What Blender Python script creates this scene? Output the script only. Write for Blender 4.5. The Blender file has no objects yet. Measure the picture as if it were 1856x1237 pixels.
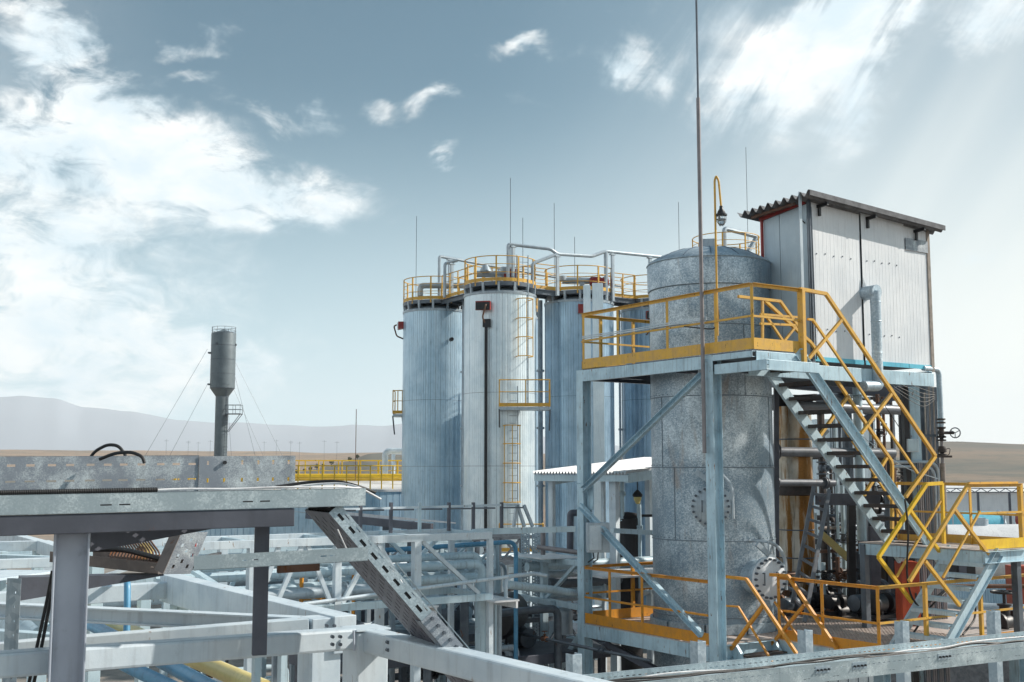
import bpy, bmesh, math, random
from math import radians, sin, cos, atan, pi, sqrt
from mathutils import Vector as V
S = bpy.context.scene
COL = S.collection
# ------------------------------------------------------------------ camera
F = 2100.0; TH = atan(232/2100); CT, ST = cos(TH), sin(TH)
cam = bpy.data.objects.new('camera', bpy.data.cameras.new('camera')); COL.objects.link(cam)
cam.location = (0, 0, 0); cam.rotation_euler = (pi/2+TH, 0, 0)
cam.data.sensor_width = 36; cam.data.lens = F/1856*36
cam.data.clip_start = 0.1; cam.data.clip_end = 40000
S.camera = cam
S.render.resolution_x, S.render.resolution_y = 1024, 682
# ------------------------------------------------------------------ light
SUN_DIR = V((.98, .15, 0)).normalized(); EL = radians(35)
TOSUN = V((SUN_DIR.x*cos(EL), SUN_DIR.y*cos(EL), sin(EL)))
sl = bpy.data.lights.new('sun', 'SUN'); sl.energy = 3.9; sl.angle = radians(.6); sl.color = (1, .92, .82)
so = bpy.data.objects.new('sun', sl); COL.objects.link(so)
so.rotation_euler = TOSUN.to_track_quat('Z', 'Y').to_euler(); so.location = (30, -30, 40)
S.cycles.volume_bounces = 1
S.view_settings.view_transform = 'Standard'; S.view_settings.look = 'None'
S.view_settings.exposure = 0.55; S.view_settings.gamma = 1
# ------------------------------------------------------------------ sky
def ray(u, v):
    a = (u-928)/F; b = (618.5-v)/F
    return V((a, CT-b*ST, ST+b*CT))
wd = bpy.data.worlds.new('World'); S.world = wd; wd.use_nodes = True
N = wd.node_tree.nodes; L = wd.node_tree.links; N.clear()
class NT:
    def __init__(s, n, l): s.n = n; s.l = l
    def put(s, sock, val):
        if hasattr(val, 'is_output'): s.l.new(val, sock)
        else: sock.default_value = val
    def m(s, op, a, b=None, c=None, clamp=False):
        n = s.n.new('ShaderNodeMath'); n.operation = op; n.use_clamp = clamp
        s.put(n.inputs[0], a)
        if b is not None: s.put(n.inputs[1], b)
        if c is not None: s.put(n.inputs[2], c)
        return n.outputs[0]
    def noise(s, vec, scale, det=4, rough=.55, dist=0, out=0):
        n = s.n.new('ShaderNodeTexNoise'); s.put(n.inputs['Vector'], vec); s.put(n.inputs['Scale'], scale)
        n.inputs['Detail'].default_value = det; n.inputs['Roughness'].default_value = rough; n.inputs['Distortion'].default_value = dist
        return n.outputs[out]
    def ramp(s, fac, stops, interp='LINEAR'):
        n = s.n.new('ShaderNodeValToRGB'); s.put(n.inputs[0], fac); n.color_ramp.interpolation = interp
        e = n.color_ramp.elements
        while len(e) < len(stops): e.new(.5)
        for i, (p, c) in enumerate(stops):
            e[i].position = p; e[i].color = c if len(c) == 4 else (*c, 1)
        return n.outputs[0]
    def mix(s, fac, a, b, bt='MIX'):
        n = s.n.new('ShaderNodeMix'); n.data_type = 'RGBA'; n.blend_type = bt
        s.put(n.inputs[0], fac); s.put(n.inputs[6], a if hasattr(a, 'is_output') else (*a[:3], 1)); s.put(n.inputs[7], b if hasattr(b, 'is_output') else (*b[:3], 1))
        return n.outputs[2]
    def mapping(s, vec, scale=(1, 1, 1), loc=(0, 0, 0), rot=(0, 0, 0)):
        n = s.n.new('ShaderNodeMapping'); s.l.new(vec, n.inputs[0]); n.inputs['Scale'].default_value = scale
        n.inputs['Location'].default_value = loc; n.inputs['Rotation'].default_value = rot
        return n.outputs[0]
    def comb(s, x, y, z):
        n = s.n.new('ShaderNodeCombineXYZ')
        for i, q in enumerate((x, y, z)): s.put(n.inputs[i], q)
        return n.outputs[0]
    def smooth(s, x, a, b):
        n = s.n.new('ShaderNodeMapRange'); n.interpolation_type = 'SMOOTHSTEP'
        s.put(n.inputs[0], x); n.inputs[1].default_value = a; n.inputs[2].default_value = b
        return n.outputs[0]
T = NT(N, L)
geo = N.new('ShaderNodeTexCoord').outputs['Generated']
sky = N.new('ShaderNodeTexSky'); sky.sky_type = 'NISHITA'; sky.sun_disc = False
sky.sun_elevation = EL; sky.sun_rotation = math.atan2(SUN_DIR.x, SUN_DIR.y)
sky.air_density = 1.0; sky.dust_density = 1.6; sky.ozone_density = 2.2; sky.altitude = 300
sp = N.new('ShaderNodeSeparateXYZ'); L.new(geo, sp.inputs[0])
az = T.m('ARCTAN2', sp.outputs[0], sp.outputs[1])
el = T.m('ARCSINE', sp.outputs[2])
AE = T.comb(az, el, 0)
hs = N.new('ShaderNodeHueSaturation'); hs.inputs['Saturation'].default_value = .6; hs.inputs['Value'].default_value = .50
L.new(sky.outputs[0], hs.inputs['Color'])
skyc = T.mix(1.0, hs.outputs[0], (.60, 1.0, 1.08), 'MULTIPLY')
# wispy cloud field in sky directions: (u, v, ru, rv, rot, weight)
BL = [(110, 620, 290, 190, 0, 1.2), (10, 430, 170, 90, 0, .7), (290, 275, 190, 75, 10, 1.2), (490, 340, 180, 50, 6, 1.15), (110, 130, 230, 75, 52, .95),
      (20, 270, 120, 90, 0, .8), (340, 75, 70, 18, -8, .6), (955, 90, 65, 20, -8, .72), (510, 192, 85, 20, 12, .62), (680, 190, 50, 20, 5, .62),
      (795, 180, 46, 24, -8, .78), (800, 275, 42, 14, -12, .5), (1480, 30, 300, 90, -10, .8), (1400, 150, 150, 45, -42, .7), (1560, 120, 200, 50, -50, .8), (1150, 110, 70, 30, 30, .75),
      (1390, 90, 110, 40, -30, .8), (1840, 30, 70, 50, 0, .8), (1830, 488, 90, 16, -14, .45), (430, 655, 110, 45, 10, .5), (330, 130, 60, 14, 0, .4), (930, 200, 60, 24, 0, .3)]
wn = T.noise(T.mapping(AE, (3.4, 5.2, 1)), 2.6, 5, .62, .35, out=1)
ws = N.new('ShaderNodeSeparateXYZ'); L.new(wn, ws.inputs[0])
azw = T.m('ADD', az, T.m('MULTIPLY', T.m('SUBTRACT', ws.outputs[0], .5), .16))
elw = T.m('ADD', el, T.m('MULTIPLY', T.m('SUBTRACT', ws.outputs[1], .5), .10))
acc = None
for (u, v, ru, rv, rot, wt) in BL:
    d = ray(u, v).normalized(); a0 = math.atan2(d.x, d.y); e0 = math.asin(d.z)
    cr, sr = cos(radians(-rot)), sin(radians(-rot))
    dx = T.m('SUBTRACT', azw, a0); dy = T.m('SUBTRACT', elw, e0)
    x = T.m('ADD', T.m('MULTIPLY', dx, cr/(ru/2200)), T.m('MULTIPLY', dy, sr/(ru/2200)))
    y = T.m('ADD', T.m('MULTIPLY', dx, -sr/(rv/2200)), T.m('MULTIPLY', dy, cr/(rv/2200)))
    r2 = T.m('ADD', T.m('MULTIPLY', x, x), T.m('MULTIPLY', y, y))
    g = T.m('MULTIPLY', T.m('EXPONENT', T.m('MULTIPLY', r2, -.9)), wt)
    acc = g if acc is None else T.m('ADD', acc, g)
fine = T.noise(T.mapping(AE, (6, 11, 1), rot=(0, 0, .35)), 3.2, 8, .64, .6)
streak = T.noise(T.mapping(T.mapping(AE, rot=(0, 0, -.92)), (3.0, 15, 1)), 2.2, 7, .62, .5)
rt_ = T.m('MULTIPLY', T.smooth(az, .02, .16), .62)
cn = T.m('ADD', T.m('MULTIPLY', fine, T.m('SUBTRACT', .85, rt_)), T.m('MULTIPLY', streak, T.m('ADD', .15, rt_)))
dens = T.m('MULTIPLY', acc, T.m('ADD', T.m('MULTIPLY', T.m('SUBTRACT', cn, .5), 4.2), 1.0))
cl = T.smooth(dens, .14, 1.25)
back = T.m('MULTIPLY', T.smooth(fine, .2, .5), T.m('MULTIPLY', T.smooth(sp.outputs[0], -.25, -.7), T.smooth(el, 1.2, .7)))  # unseen bright cloud bank to the left, added as soft fill light
cl = T.m('MAXIMUM', cl, T.m('MULTIPLY', back, .9))
# shaded bellies of the clouds
shade = T.smooth(T.noise(T.mapping(AE, (5, 9, 1), loc=(.3, .13, 0)), 2.4, 5, .6, .3), .3, .7)
cc = T.mix(shade, (4.7, 5.6, 6.1), (6.6, 6.7, 6.6))
# milky air towards the horizon and towards the sun side
hz = T.smooth(el, .34, .0)
hz = T.m('MULTIPLY', hz, T.m('ADD', .70, T.m('MULTIPLY', T.smooth(az, -.45, .4), .28)))
rays = T.noise(T.mapping(T.mapping(AE, rot=(0, 0, -.95)), (.5, 9, 1)), 1.6, 3, .5)
rg = T.m('MULTIPLY', T.smooth(az, -.06, .42), T.m('MULTIPLY', T.smooth(el, .62, .2), T.m('ADD', .15, T.m('MULTIPLY', rays, .62))))
hz = T.m('SUBTRACT', 1.0, T.m('MULTIPLY', T.m('SUBTRACT', 1.0, hz), T.m('SUBTRACT', 1.0, rg)))
hc = T.mix(T.smooth(az, -.3, .5), (4.75, 6.15, 6.75), (7.0, 7.0, 6.6))
col = T.mix(T.m('MULTIPLY', hz, .93), skyc, hc)
col = T.mix(T.m('MULTIPLY', cl, .93), col, cc)
bg = N.new('ShaderNodeBackground'); L.new(col, bg.inputs[0]); bg.inputs[1].default_value = .12
wo = N.new('ShaderNodeOutputWorld'); L.new(bg.outputs[0], wo.inputs[0])
# ------------------------------------------------------------------ frames of reference
E1 = V((-.5545, .8322, 0)).normalized(); E2 = V((E1.y, -E1.x, 0)); Z = V((0, 0, 1))
O = V((3.97, 19.0, 0)); GZ = -8.0
def W(p, q, z=0): return O+E2*p+E1*q+Z*z
def U(u, v, Y): r = ray(u, v); return r*(Y/r.y)
def onz(u, v, z): r = ray(u, v); return r*(z/r.z)
def onq(u, v, q): r = ray(u, v); return r*((O.dot(E1)+q)/r.dot(E1))
def onp(u, v, p): r = ray(u, v); return r*((O.dot(E2)+p)/r.dot(E2))
def runu(P, d, u1):
    k = (u1-928)/F
    t = (k*(P.y*CT+P.z*ST)-P.x)/(d.x-k*(d.y*CT+d.z*ST)); return P+d*t
def dropv(P, v1):
    b = (618.5-v1)/F; return V((P.x, P.y, P.y*(ST+b*CT)/(CT-b*ST)))
def at_z(P, z): return V((P.x, P.y, z))
# ------------------------------------------------------------------ mesh builder
class MB:
    def __init__(s): s.v = []; s.f = []
    def add(s, vs, fs):
        o = len(s.v); s.v += [V(x) for x in vs]; s.f += [tuple(i+o for i in f) for f in fs]; return s
    def quad(s, *p): return s.add(p, [tuple(range(len(p)))])
    def sect(s, a, b, prof, up=Z):
        a = V(a); b = V(b); ax = (b-a).normalized(); up = V(up)
        sd = ax.cross(up)
        if sd.length < 1e-4: sd = ax.cross(V((1, 0, 0)))
        sd.normalize(); u2 = sd.cross(ax).normalized(); n = len(prof)
        vs = [e+sd*x+u2*y for e in (a, b) for (x, y) in prof]
        fs = [tuple(range(n-1, -1, -1)), tuple(range(n, 2*n))]+[(i, (i+1) % n, n+(i+1) % n, n+i) for i in range(n)]
        return s.add(vs, fs)
    def bar(s, a, b, w, h, up=Z, oy=0, ox=0):
        return s.sect(a, b, [(-w/2+ox, -h/2+oy), (w/2+ox, -h/2+oy), (w/2+ox, h/2+oy), (-w/2+ox, h/2+oy)], up)
    def box(s, c, dx, dy, dz, X=V((1, 0, 0)), Y=V((0, 1, 0))):   # centre, sizes
        c = V(c); return s.bar(c-X*dx/2, c+X*dx/2, dy, dz, X.cross(Y))
    def ibeam(s, a, b, h, w, tf=.012, tw=.009, up=Z):            # top of beam on the line a-b
        x = w/2; t = tw/2
        return s.sect(a, b, [(-x, 0), (-x, -tf), (-t, -tf), (-t, -h+tf), (-x, -h+tf), (-x, -h), (x, -h), (x, -h+tf), (t, -h+tf), (t, -tf), (x, -tf), (x, 0)], up)
    def chan(s, a, b, h, w, t=.008, up=Z, flip=1):               # web on the line, flanges to the side
        f = flip; return s.sect(a, b, [(0, 0), (w*f, 0), (w*f, -t), (t*f, -t), (t*f, -h+t), (w*f, -h+t), (w*f, -h), (0, -h)], up)
    def ang(s, a, b, w=.05, t=.006, up=Z, flip=1):
        f = flip; return s.sect(a, b, [(0, 0), (w*f, 0), (w*f, -t), (t*f, -t), (t*f, -w), (0, -w)], up)
    def tube(s, pts, r, n=12, rad=0, caps=True):
        pts = [V(p) for p in pts]
        if rad: pts = fillet(pts, rad)
        m = len(pts); tg = [(pts[i+1]-pts[i]).normalized() for i in range(m-1)]
        nx = tg[0].orthogonal().normalized(); vs = []
        for i in range(m):
            t0 = tg[max(0, i-1)]; t1 = tg[min(m-2, i)]
            t = (t0+t1); t = t.normalized() if t.length > 1e-6 else t0
            nx = (nx-t*nx.dot(t)).normalized(); ny = t.cross(nx)
            for k in range(n):
                a = 2*pi*k/n; d = nx*cos(a)+ny*sin(a)
                if 0 < i < m-1:
                    bt = (t1-t0); 
                    if bt.length > 1e-5:
                        bt.normalize(); ch = max(.35, t.dot(t1)); d = d+bt*d.dot(bt)*(1/ch-1)
                vs.append(pts[i]+d*r)
        fs = [(i*n+k, i*n+(k+1) % n, (i+1)*n+(k+1) % n, (i+1)*n+k) for i in range(m-1) for k in range(n)]
        if caps: fs += [tuple(range(n-1, -1, -1)), tuple((m-1)*n+k for k in range(n))]
        return s.add(vs, fs)
    def lathe(s, c, prof, n=32, A=Z, X=None, a0=0, a1=2*pi):     # prof [(r, along axis)]
        c = V(c); A = V(A).normalized(); X = V(X).normalized() if X else A.orthogonal().normalized(); Y = A.cross(X)
        full = abs(a1-a0-2*pi) < 1e-6; m = n if full else n+1
        vs = []; 
        for (r, h) in prof:
            for k in range(m):
                a = a0+(a1-a0)*k/n; vs.append(c+A*h+(X*cos(a)+Y*sin(a))*r)
        fs = []
        for i in range(len(prof)-1):
            for k in range(n):
                k2 = (k+1) % m; fs.append((i*m+k, i*m+k2, (i+1)*m+k2, (i+1)*m+k))
        if full and prof[0][0] > 1e-6: fs.append(tuple(range(n-1, -1, -1)))
        if full and prof[-1][0] > 1e-6: fs.append(tuple((len(prof)-1)*m+k for k in range(n)))
        return s.add(vs, fs)
    def cyl(s, c, r, h, A=Z, n=20): return s.lathe(c, [(r, 0), (r, h)], n, A)
    def panel(s, O0, dx, dy, Lx, Hy, slots, t=.0025):            # sheet with real slots
        dx = V(dx).normalized(); dy = V(dy).normalized(); nz = dx.cross(dy)*t
        xs = sorted({0, Lx, *[round(q, 5) for a in slots for q in (a[0], a[2])]}); xs = [x for x in xs if 0 <= x <= Lx]
        ys = sorted({0, Hy, *[round(q, 5) for a in slots for q in (a[1], a[3])]}); ys = [y for y in ys if 0 <= y <= Hy]
        import bisect
        G = [[1]*(len(ys)-1) for _ in range(len(xs)-1)]
        for (x0, y0, x1, y1) in slots:
            for i in range(max(0, bisect.bisect_left(xs, round(x0, 5)-1e-6)), min(len(xs)-1, bisect.bisect_left(xs, round(x1, 5)-1e-6))):
                for j in range(max(0, bisect.bisect_left(ys, round(y0, 5)-1e-6)), min(len(ys)-1, bisect.bisect_left(ys, round(y1, 5)-1e-6))): G[i][j] = 0
        P = lambda x, y, k: O0+dx*x+dy*y+nz*k
        g = lambda i, j: 0 <= i < len(xs)-1 and 0 <= j < len(ys)-1 and G[i][j]
        for i in range(len(xs)-1):
            for j in range(len(ys)-1):
                if not G[i][j]: continue
                a, b, c, d = xs[i], ys[j], xs[i+1], ys[j+1]
                s.quad(P(a, b, 1), P(c, b, 1), P(c, d, 1), P(a, d, 1)); s.quad(P(a, b, 0), P(a, d, 0), P(c, d, 0), P(c, b, 0))
                if not g(i-1, j): s.quad(P(a, b, 0), P(a, b, 1), P(a, d, 1), P(a, d, 0))
                if not g(i+1, j): s.quad(P(c, b, 0), P(c, d, 0), P(c, d, 1), P(c, b, 1))
                if not g(i, j-1): s.quad(P(a, b, 0), P(c, b, 0), P(c, b, 1), P(a, b, 1))
                if not g(i, j+1): s.quad(P(a, d, 0), P(a, d, 1), P(c, d, 1), P(c, d, 0))
        return s
    def build(s, name, mat, parent=None, label=None, sm=0, bev=0, fix=True):
        me = bpy.data.meshes.new(name); o = bpy.data.objects.new(name, me); COL.objects.link(o)
        if parent is not None: base = V(parent['_b']); o.parent = parent
        else:
            xs = [p.x for p in s.v]; ys = [p.y for p in s.v]
            base = V(((min(xs)+max(xs))/2, (min(ys)+max(ys))/2, min(p.z for p in s.v))); o.location = base
        o['_b'] = base
        me.from_pydata([p-base for p in s.v], [], s.f)
        if fix:
            bm = bmesh.new(); bm.from_mesh(me); bmesh.ops.recalc_face_normals(bm, faces=bm.faces); bm.to_mesh(me); bm.free()
        me.materials.append(mat)
        if sm:
            me.shade_smooth(); me.set_sharp_from_angle(angle=radians(sm))
        if bev:
            b = o.modifiers.new('bevel', 'BEVEL'); b.width = bev; b.segments = 2; b.limit_method = 'ANGLE'
        if label: o['label'] = label
        ALL.append(o); return o
ALL = []
def fillet(pts, rad, k=5):
    out = [pts[0]]
    for i in range(1, len(pts)-1):
        a, b, c = pts[i-1], pts[i], pts[i+1]; d0 = (a-b); d1 = (c-b)
        r = min(rad, d0.length*.45, d1.length*.45); p0 = b+d0.normalized()*r; p1 = b+d1.normalized()*r
        for j in range(k+1):
            t = j/k; out.append(p0*(1-t)**2+b*2*t*(1-t)+p1*t*t)
    return out+[pts[-1]]
def thing(name, label, cat, loc, group=None):
    o = bpy.data.objects.new(name, None); COL.objects.link(o); o.location = V(loc); o['_b'] = V(loc); o.empty_display_size = .2
    o['label'] = label; o['category'] = cat; o['kind'] = 'thing'
    if group: o['group'] = group
    ALL.append(o); return o
def tag(o, label, cat, group=None):
    o['label'] = label; o['category'] = cat; o['kind'] = 'thing'
    if group: o['group'] = group
    return o
def struct(o, kind='structure'): o['kind'] = kind; return o
def copy_tree(o, parent=None):
    c = o.copy(); COL.objects.link(c); ALL.append(c)
    if parent is not None: c.parent = parent
    for ch in list(o.children): copy_tree(ch, c)
    return c
# ------------------------------------------------------------------ materials
def mat(name): 
    m = bpy.data.materials.new(name); m.use_nodes = True
    t = NT(m.node_tree.nodes, m.node_tree.links); b = m.node_tree.nodes['Principled BSDF']
    return m, t, b
def paint(name, c1, c2=None, sc=3, rough=.5, metal=0, rust=0, rustc=(.20, .075, .025), streak=.25, bump=.15, dirt=(.05, .05, .055), dirtamt=.35, spec=.5, rsc=7, rz=.45):
    m, t, b = mat(name); co = t.n.new('ShaderNodeTexCoord').outputs['Object']
    c2 = c2 or tuple(x*.72 for x in c1)
    n1 = t.noise(co, sc, 5, .6, .2)
    c = t.mix(t.smooth(n1, .35, .68), c1, c2)
    st = t.noise(t.mapping(co, (9, 9, .7)), 2.2, 4, .6)
    c = t.mix(t.m('MULTIPLY', t.smooth(st, .5, .75), streak), c, dirt)
    gr = t.noise(co, sc*5.3, 6, .7)
    c = t.mix(t.m('MULTIPLY', t.smooth(gr, .56, .78), dirtamt), c, dirt)
    if rust:
        rn = t.noise(t.mapping(co, (1, 1, rz)), rsc, 8, .68, .3)
        rf = t.smooth(rn, .70-rust*.35, .76-rust*.33)
        rc = t.mix(t.noise(co, 30, 3), rustc, tuple(x*.45 for x in rustc))
        c = t.mix(rf, c, rc)
    t.l.new(c, b.inputs['Base Color']); b.inputs['Metallic'].default_value = metal
    t.l.new(t.m('ADD', t.m('MULTIPLY', gr, .25), rough-.12, clamp=True), b.inputs['Roughness'])
    b.inputs['Specular IOR Level'].default_value = spec
    if bump:
        bn = t.n.new('ShaderNodeBump'); bn.inputs['Strength'].default_value = bump; bn.inputs['Distance'].default_value = .01
        t.l.new(t.m('ADD', gr, t.m('MULTIPLY', n1, .6)), bn.inputs['Height']); t.l.new(bn.outputs[0], b.inputs['Normal'])
    return m
def galv(name, c1, c2, vs=30, patch=1.2, rough=.45, metal=.55, stain=None, lo=.3):
    m, t, b = mat(name); co = t.n.new('ShaderNodeTexCoord').outputs['Object']
    vo = t.n.new('ShaderNodeTexVoronoi'); vo.inputs['Scale'].default_value = vs; t.l.new(co, vo.inputs['Vector'])
    sx = t.n.new('ShaderNodeSeparateColor'); t.l.new(vo.outputs['Color'], sx.inputs[0])
    big = t.noise(co, patch, 6, .62, .5)
    f = t.m('ADD', t.m('MULTIPLY', sx.outputs[0], .42), t.m('MULTIPLY', t.m('SUBTRACT', big, .5), 2.3), clamp=False)
    c = t.mix(t.smooth(f, lo-.35, lo+.65), c1, c2)
    st = t.noise(t.mapping(co, (6, 6, .5)), 2.0, 5, .62)
    c = t.mix(t.m('MULTIPLY', t.smooth(st, .52, .76), .38), c, (.07, .085, .105))
    if stain:
        sn = t.noise(t.mapping(co, (1.4, 1.4, .28)), 1.6, 6, .6, .4)
        c = t.mix(t.m('MULTIPLY', t.smooth(sn, .58, .72), .6), c, stain)
    t.l.new(c, b.inputs['Base Color']); b.inputs['Metallic'].default_value = metal
    t.l.new(t.m('ADD', t.m('MULTIPLY', sx.outputs[1], .22), rough-.05, clamp=True), b.inputs['Roughness'])
    bn = t.n.new('ShaderNodeBump'); bn.inputs['Strength'].default_value = .25; bn.inputs['Distance'].default_value = .02
    dn = t.noise(t.mapping(co, (1, 1, .6)), 2.2, 2, .5)
    t.l.new(t.m('ADD', t.m('MULTIPLY', dn, 1.4), t.m('MULTIPLY', sx.outputs[2], .05)), bn.inputs['Height']); t.l.new(bn.outputs[0], b.inputs['Normal'])
    return m
M = {}
M['steel'] = paint('grey_blue_steel_paint', (.50, .67, .76), (.37, .52, .61), 2.5, .42, .1, rsc=14, rz=.25, rust=.24, streak=.4)
M['white'] = paint('off_white_steel_paint', (.64, .72, .77), (.50, .59, .66), 2.6, .42, .05, rsc=17, rz=.22, rust=.2, rustc=(.33, .20, .12), streak=.22, dirtamt=.2)
M['lightsteel'] = paint('pale_steel_paint', (.54, .68, .75), (.43, .56, .63), 2.0, .42, .1, rust=.12, streak=.3)
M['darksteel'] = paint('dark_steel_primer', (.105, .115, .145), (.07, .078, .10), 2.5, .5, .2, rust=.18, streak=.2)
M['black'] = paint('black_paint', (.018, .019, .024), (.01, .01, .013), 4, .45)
M['yellow'] = paint('worn_yellow_paint', (.72, .41, .05), (.60, .35, .09), 6, .5, rsc=14, rust=.26, rustc=(.14, .055, .02), streak=.2, dirt=(.12, .07, .03), dirtamt=.3)
M['orange'] = paint('orange_yellow_paint', (.70, .29, .02), (.56, .25, .04), 6, .5, rsc=14, rust=.24, rustc=(.16, .06, .02), streak=.2, dirt=(.12, .06, .02))
M['bright'] = paint('bright_yellow_paint', (.85, .55, .03), (.7, .42, .03), 3, .45, rust=.1, streak=.1)
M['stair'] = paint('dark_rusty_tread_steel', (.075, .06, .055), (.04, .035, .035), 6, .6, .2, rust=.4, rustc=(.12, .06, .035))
M['galv'] = galv('galvanised_spangle', (.34, .43, .50), (.74, .82, .86), 34, .9, .44, .45)
M['vessel'] = galv('galvanised_vessel_jacket', (.22, .30, .37), (.78, .86, .90), 50, .55, .40, .55, stain=(.34, .27, .22))
M['tray'] = galv('galvanised_tray_sheet', (.34, .42, .46), (.68, .77, .80), 150, 4.5, .42, .45)
M['mottled'] = galv('weathered_zinc_sheet', (.24, .27, .31), (.62, .68, .70), 260, 7, .5, .25)
M['zinc_shade'] = paint('shaded_underside_zinc', (.155, .15, .175), (.11, .105, .125), 6, .5, .3)  # tray zinc darkened: the underside's shade is put into the colour
M['tray2'] = paint('brown_zinc_sheet', (.20, .165, .15), (.13, .11, .10), 8, .5, .3, rust=.2)
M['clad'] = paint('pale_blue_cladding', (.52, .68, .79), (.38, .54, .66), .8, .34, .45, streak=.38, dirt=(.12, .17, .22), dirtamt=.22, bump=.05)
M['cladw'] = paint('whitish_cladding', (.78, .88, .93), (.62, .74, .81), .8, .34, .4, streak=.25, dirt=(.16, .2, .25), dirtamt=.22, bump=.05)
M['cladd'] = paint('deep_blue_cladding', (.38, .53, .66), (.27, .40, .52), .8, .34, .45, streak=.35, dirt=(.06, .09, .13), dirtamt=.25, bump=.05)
M['seam'] = paint('dark_seam', (.10, .14, .19), (.06, .09, .13), 3, .5, .2)
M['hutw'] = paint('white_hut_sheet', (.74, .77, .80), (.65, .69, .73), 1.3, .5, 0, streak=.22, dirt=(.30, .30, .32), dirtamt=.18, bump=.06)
M['hut_shade'] = paint('shaded_hut_sheet', (.54, .65, .72), (.44, .55, .63), 1.3, .45, 0, streak=.2, dirt=(.2, .25, .3), dirtamt=.2, bump=.06)  # hut side sheets: bluish shade of the left face put into the colour
M['red'] = paint('red_paint', (.34, .035, .03), (.22, .025, .025), 4, .45, dirt=(.06, .02, .02))
M['orred'] = paint('orange_red_paint', (.50, .085, .03), (.40, .06, .025), 4, .45)
M['roofdark'] = paint('weathered_asbestos_roof', (.16, .165, .18), (.09, .095, .105), 5, .8)
M['turq'] = paint('turquoise_paint', (.13, .52, .66), (.10, .42, .56), 3, .4)
M['blue'] = paint('blue_pipe_paint', (.11, .33, .52), (.07, .24, .40), 4, .38, streak=.3, dirtamt=.5)
M['yel2'] = paint('pale_yellow_pipe_paint', (.72, .60, .24), (.62, .50, .2), 4, .35, streak=.1)
M['pipe'] = paint('grey_pipe_cladding', (.46, .53, .58), (.34, .41, .47), 3, .38, .25, streak=.3)
M['dpipe'] = paint('dark_grey_pipe', (.13, .155, .185), (.08, .10, .125), 3, .42, .3, rust=.15)
M['rustcol'] = paint('rust_stained_jacket', (.62, .60, .54), (.36, .27, .17), 1.0, .42, .6, rust=.62, rustc=(.36, .17, .04), streak=.75, dirt=(.04, .025, .02), rsc=3.2, rz=.1)
M['vseam'] = paint('jacket_lap_grey', (.19, .24, .28), (.14, .18, .22), 3, .5, .2)  # plain grey for the jacket's seams, laps and rivets
M['midpipe'] = paint('mid_grey_pipe', (.20, .215, .24), (.14, .15, .17), 3, .42, .2, rust=.2)
M['rust'] = paint('rusty_steel', (.17, .09, .06), (.10, .06, .045), 5, .7, .1, rust=.5)
M['conc'] = paint('pale_sheet_roof', (.74, .75, .76), (.64, .65, .67), 2, .5)
M['deck'] = paint('chequer_plate', (.60, .52, .47), (.46, .40, .37), 3, .55, .2, rust=.2, rustc=(.26, .16, .10))
M['rodpaint'] = paint('brown_grey_rod', (.27, .25, .26), (.21, .20, .21), 4, .5, .2)
M['tower'] = paint('grey_tower_paint', (.15, .185, .205), (.11, .14, .16), .6, .5, .2, streak=.4, dirt=(.05, .06, .07))
M['rub'] = paint('black_rubber', (.014, .014, .016), (.02, .02, .02), 9, .55)
M['wcab'] = paint('white_cable', (.75, .75, .76), (.6, .6, .62), 9, .4)
M['wood'] = paint('grey_timber', (.30, .26, .23), (.2, .18, .16), 9, .8)
M['bark'] = paint('bark', (.09, .07, .05), (.06, .05, .04), 9, .9)
m, t, b = mat('leaf'); b.inputs['Base Color'].default_value = (.045, .055, .028, 1); b.inputs['Roughness'].default_value = .8; M['leaf'] = m
m, t, b = mat('clear_glass'); b.inputs['Base Color'].default_value = (.9, .93, .93, 1); b.inputs['Roughness'].default_value = .08; b.inputs['Transmission Weight'].default_value = .85; M['glass'] = m
# ================================================================== TERRAIN
def interp(tab, x):
    if x <= tab[0][0]: return tab[0][1]
    for (a, p), (b, q) in zip(tab, tab[1:]):
        if x <= b: 
            t = (x-a)/(b-a); return p+(q-p)*t
    return tab[-1][1]
# heights (m above eye) of the land along five distances, by heading in degrees
def hd(u): return math.degrees(math.atan((u-928)/2113))
R1 = [(hd(-400), -8), (hd(560), -7.6), (hd(640), -5), (hd(720), -4), (hd(900), -6), (hd(1300), -4), (hd(1500), -1.4), (hd(1700), -.5), (hd(2100), -.8)]      # 260 m
R2 = [(hd(-400), -2), (hd(540), -2), (hd(620), 4), (hd(668), 9.3), (hd(740), 10.4), (hd(900), 6), (hd(1250), 4), (hd(1400), 12), (hd(1560), 15.5), (hd(1740), 15.2), (hd(1880), 13.2), (hd(2100), 11)]  # 700 m
R3 = [(hd(-400), 24), (hd(0), 28), (hd(300), 28), (hd(520), 27), (hd(600), 25), (hd(720), 26), (hd(1200), 22), (hd(2100), 26)]                      # 1800 m
R5 = [(hd(-400), 470), (hd(-100), 490), (hd(30), 512), (hd(75), 492), (hd(100), 490), (hd(140), 440), (hd(180), 432), (hd(240), 425), (hd(320), 375), (hd(400), 335),
      (hd(430), 348), (hd(500), 330), (hd(560), 326), (hd(640), 345), (hd(700), 338), (hd(760), 372), (hd(900), 300), (hd(1100), 180), (hd(1500), 120), (hd(2100), 100)]   # 9 km
from mathutils import noise as mn
def fbm(x, y, s, o=4): return mn.fractal(V((x*s, y*s, .3)), 1.0, 2.1, o)
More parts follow.
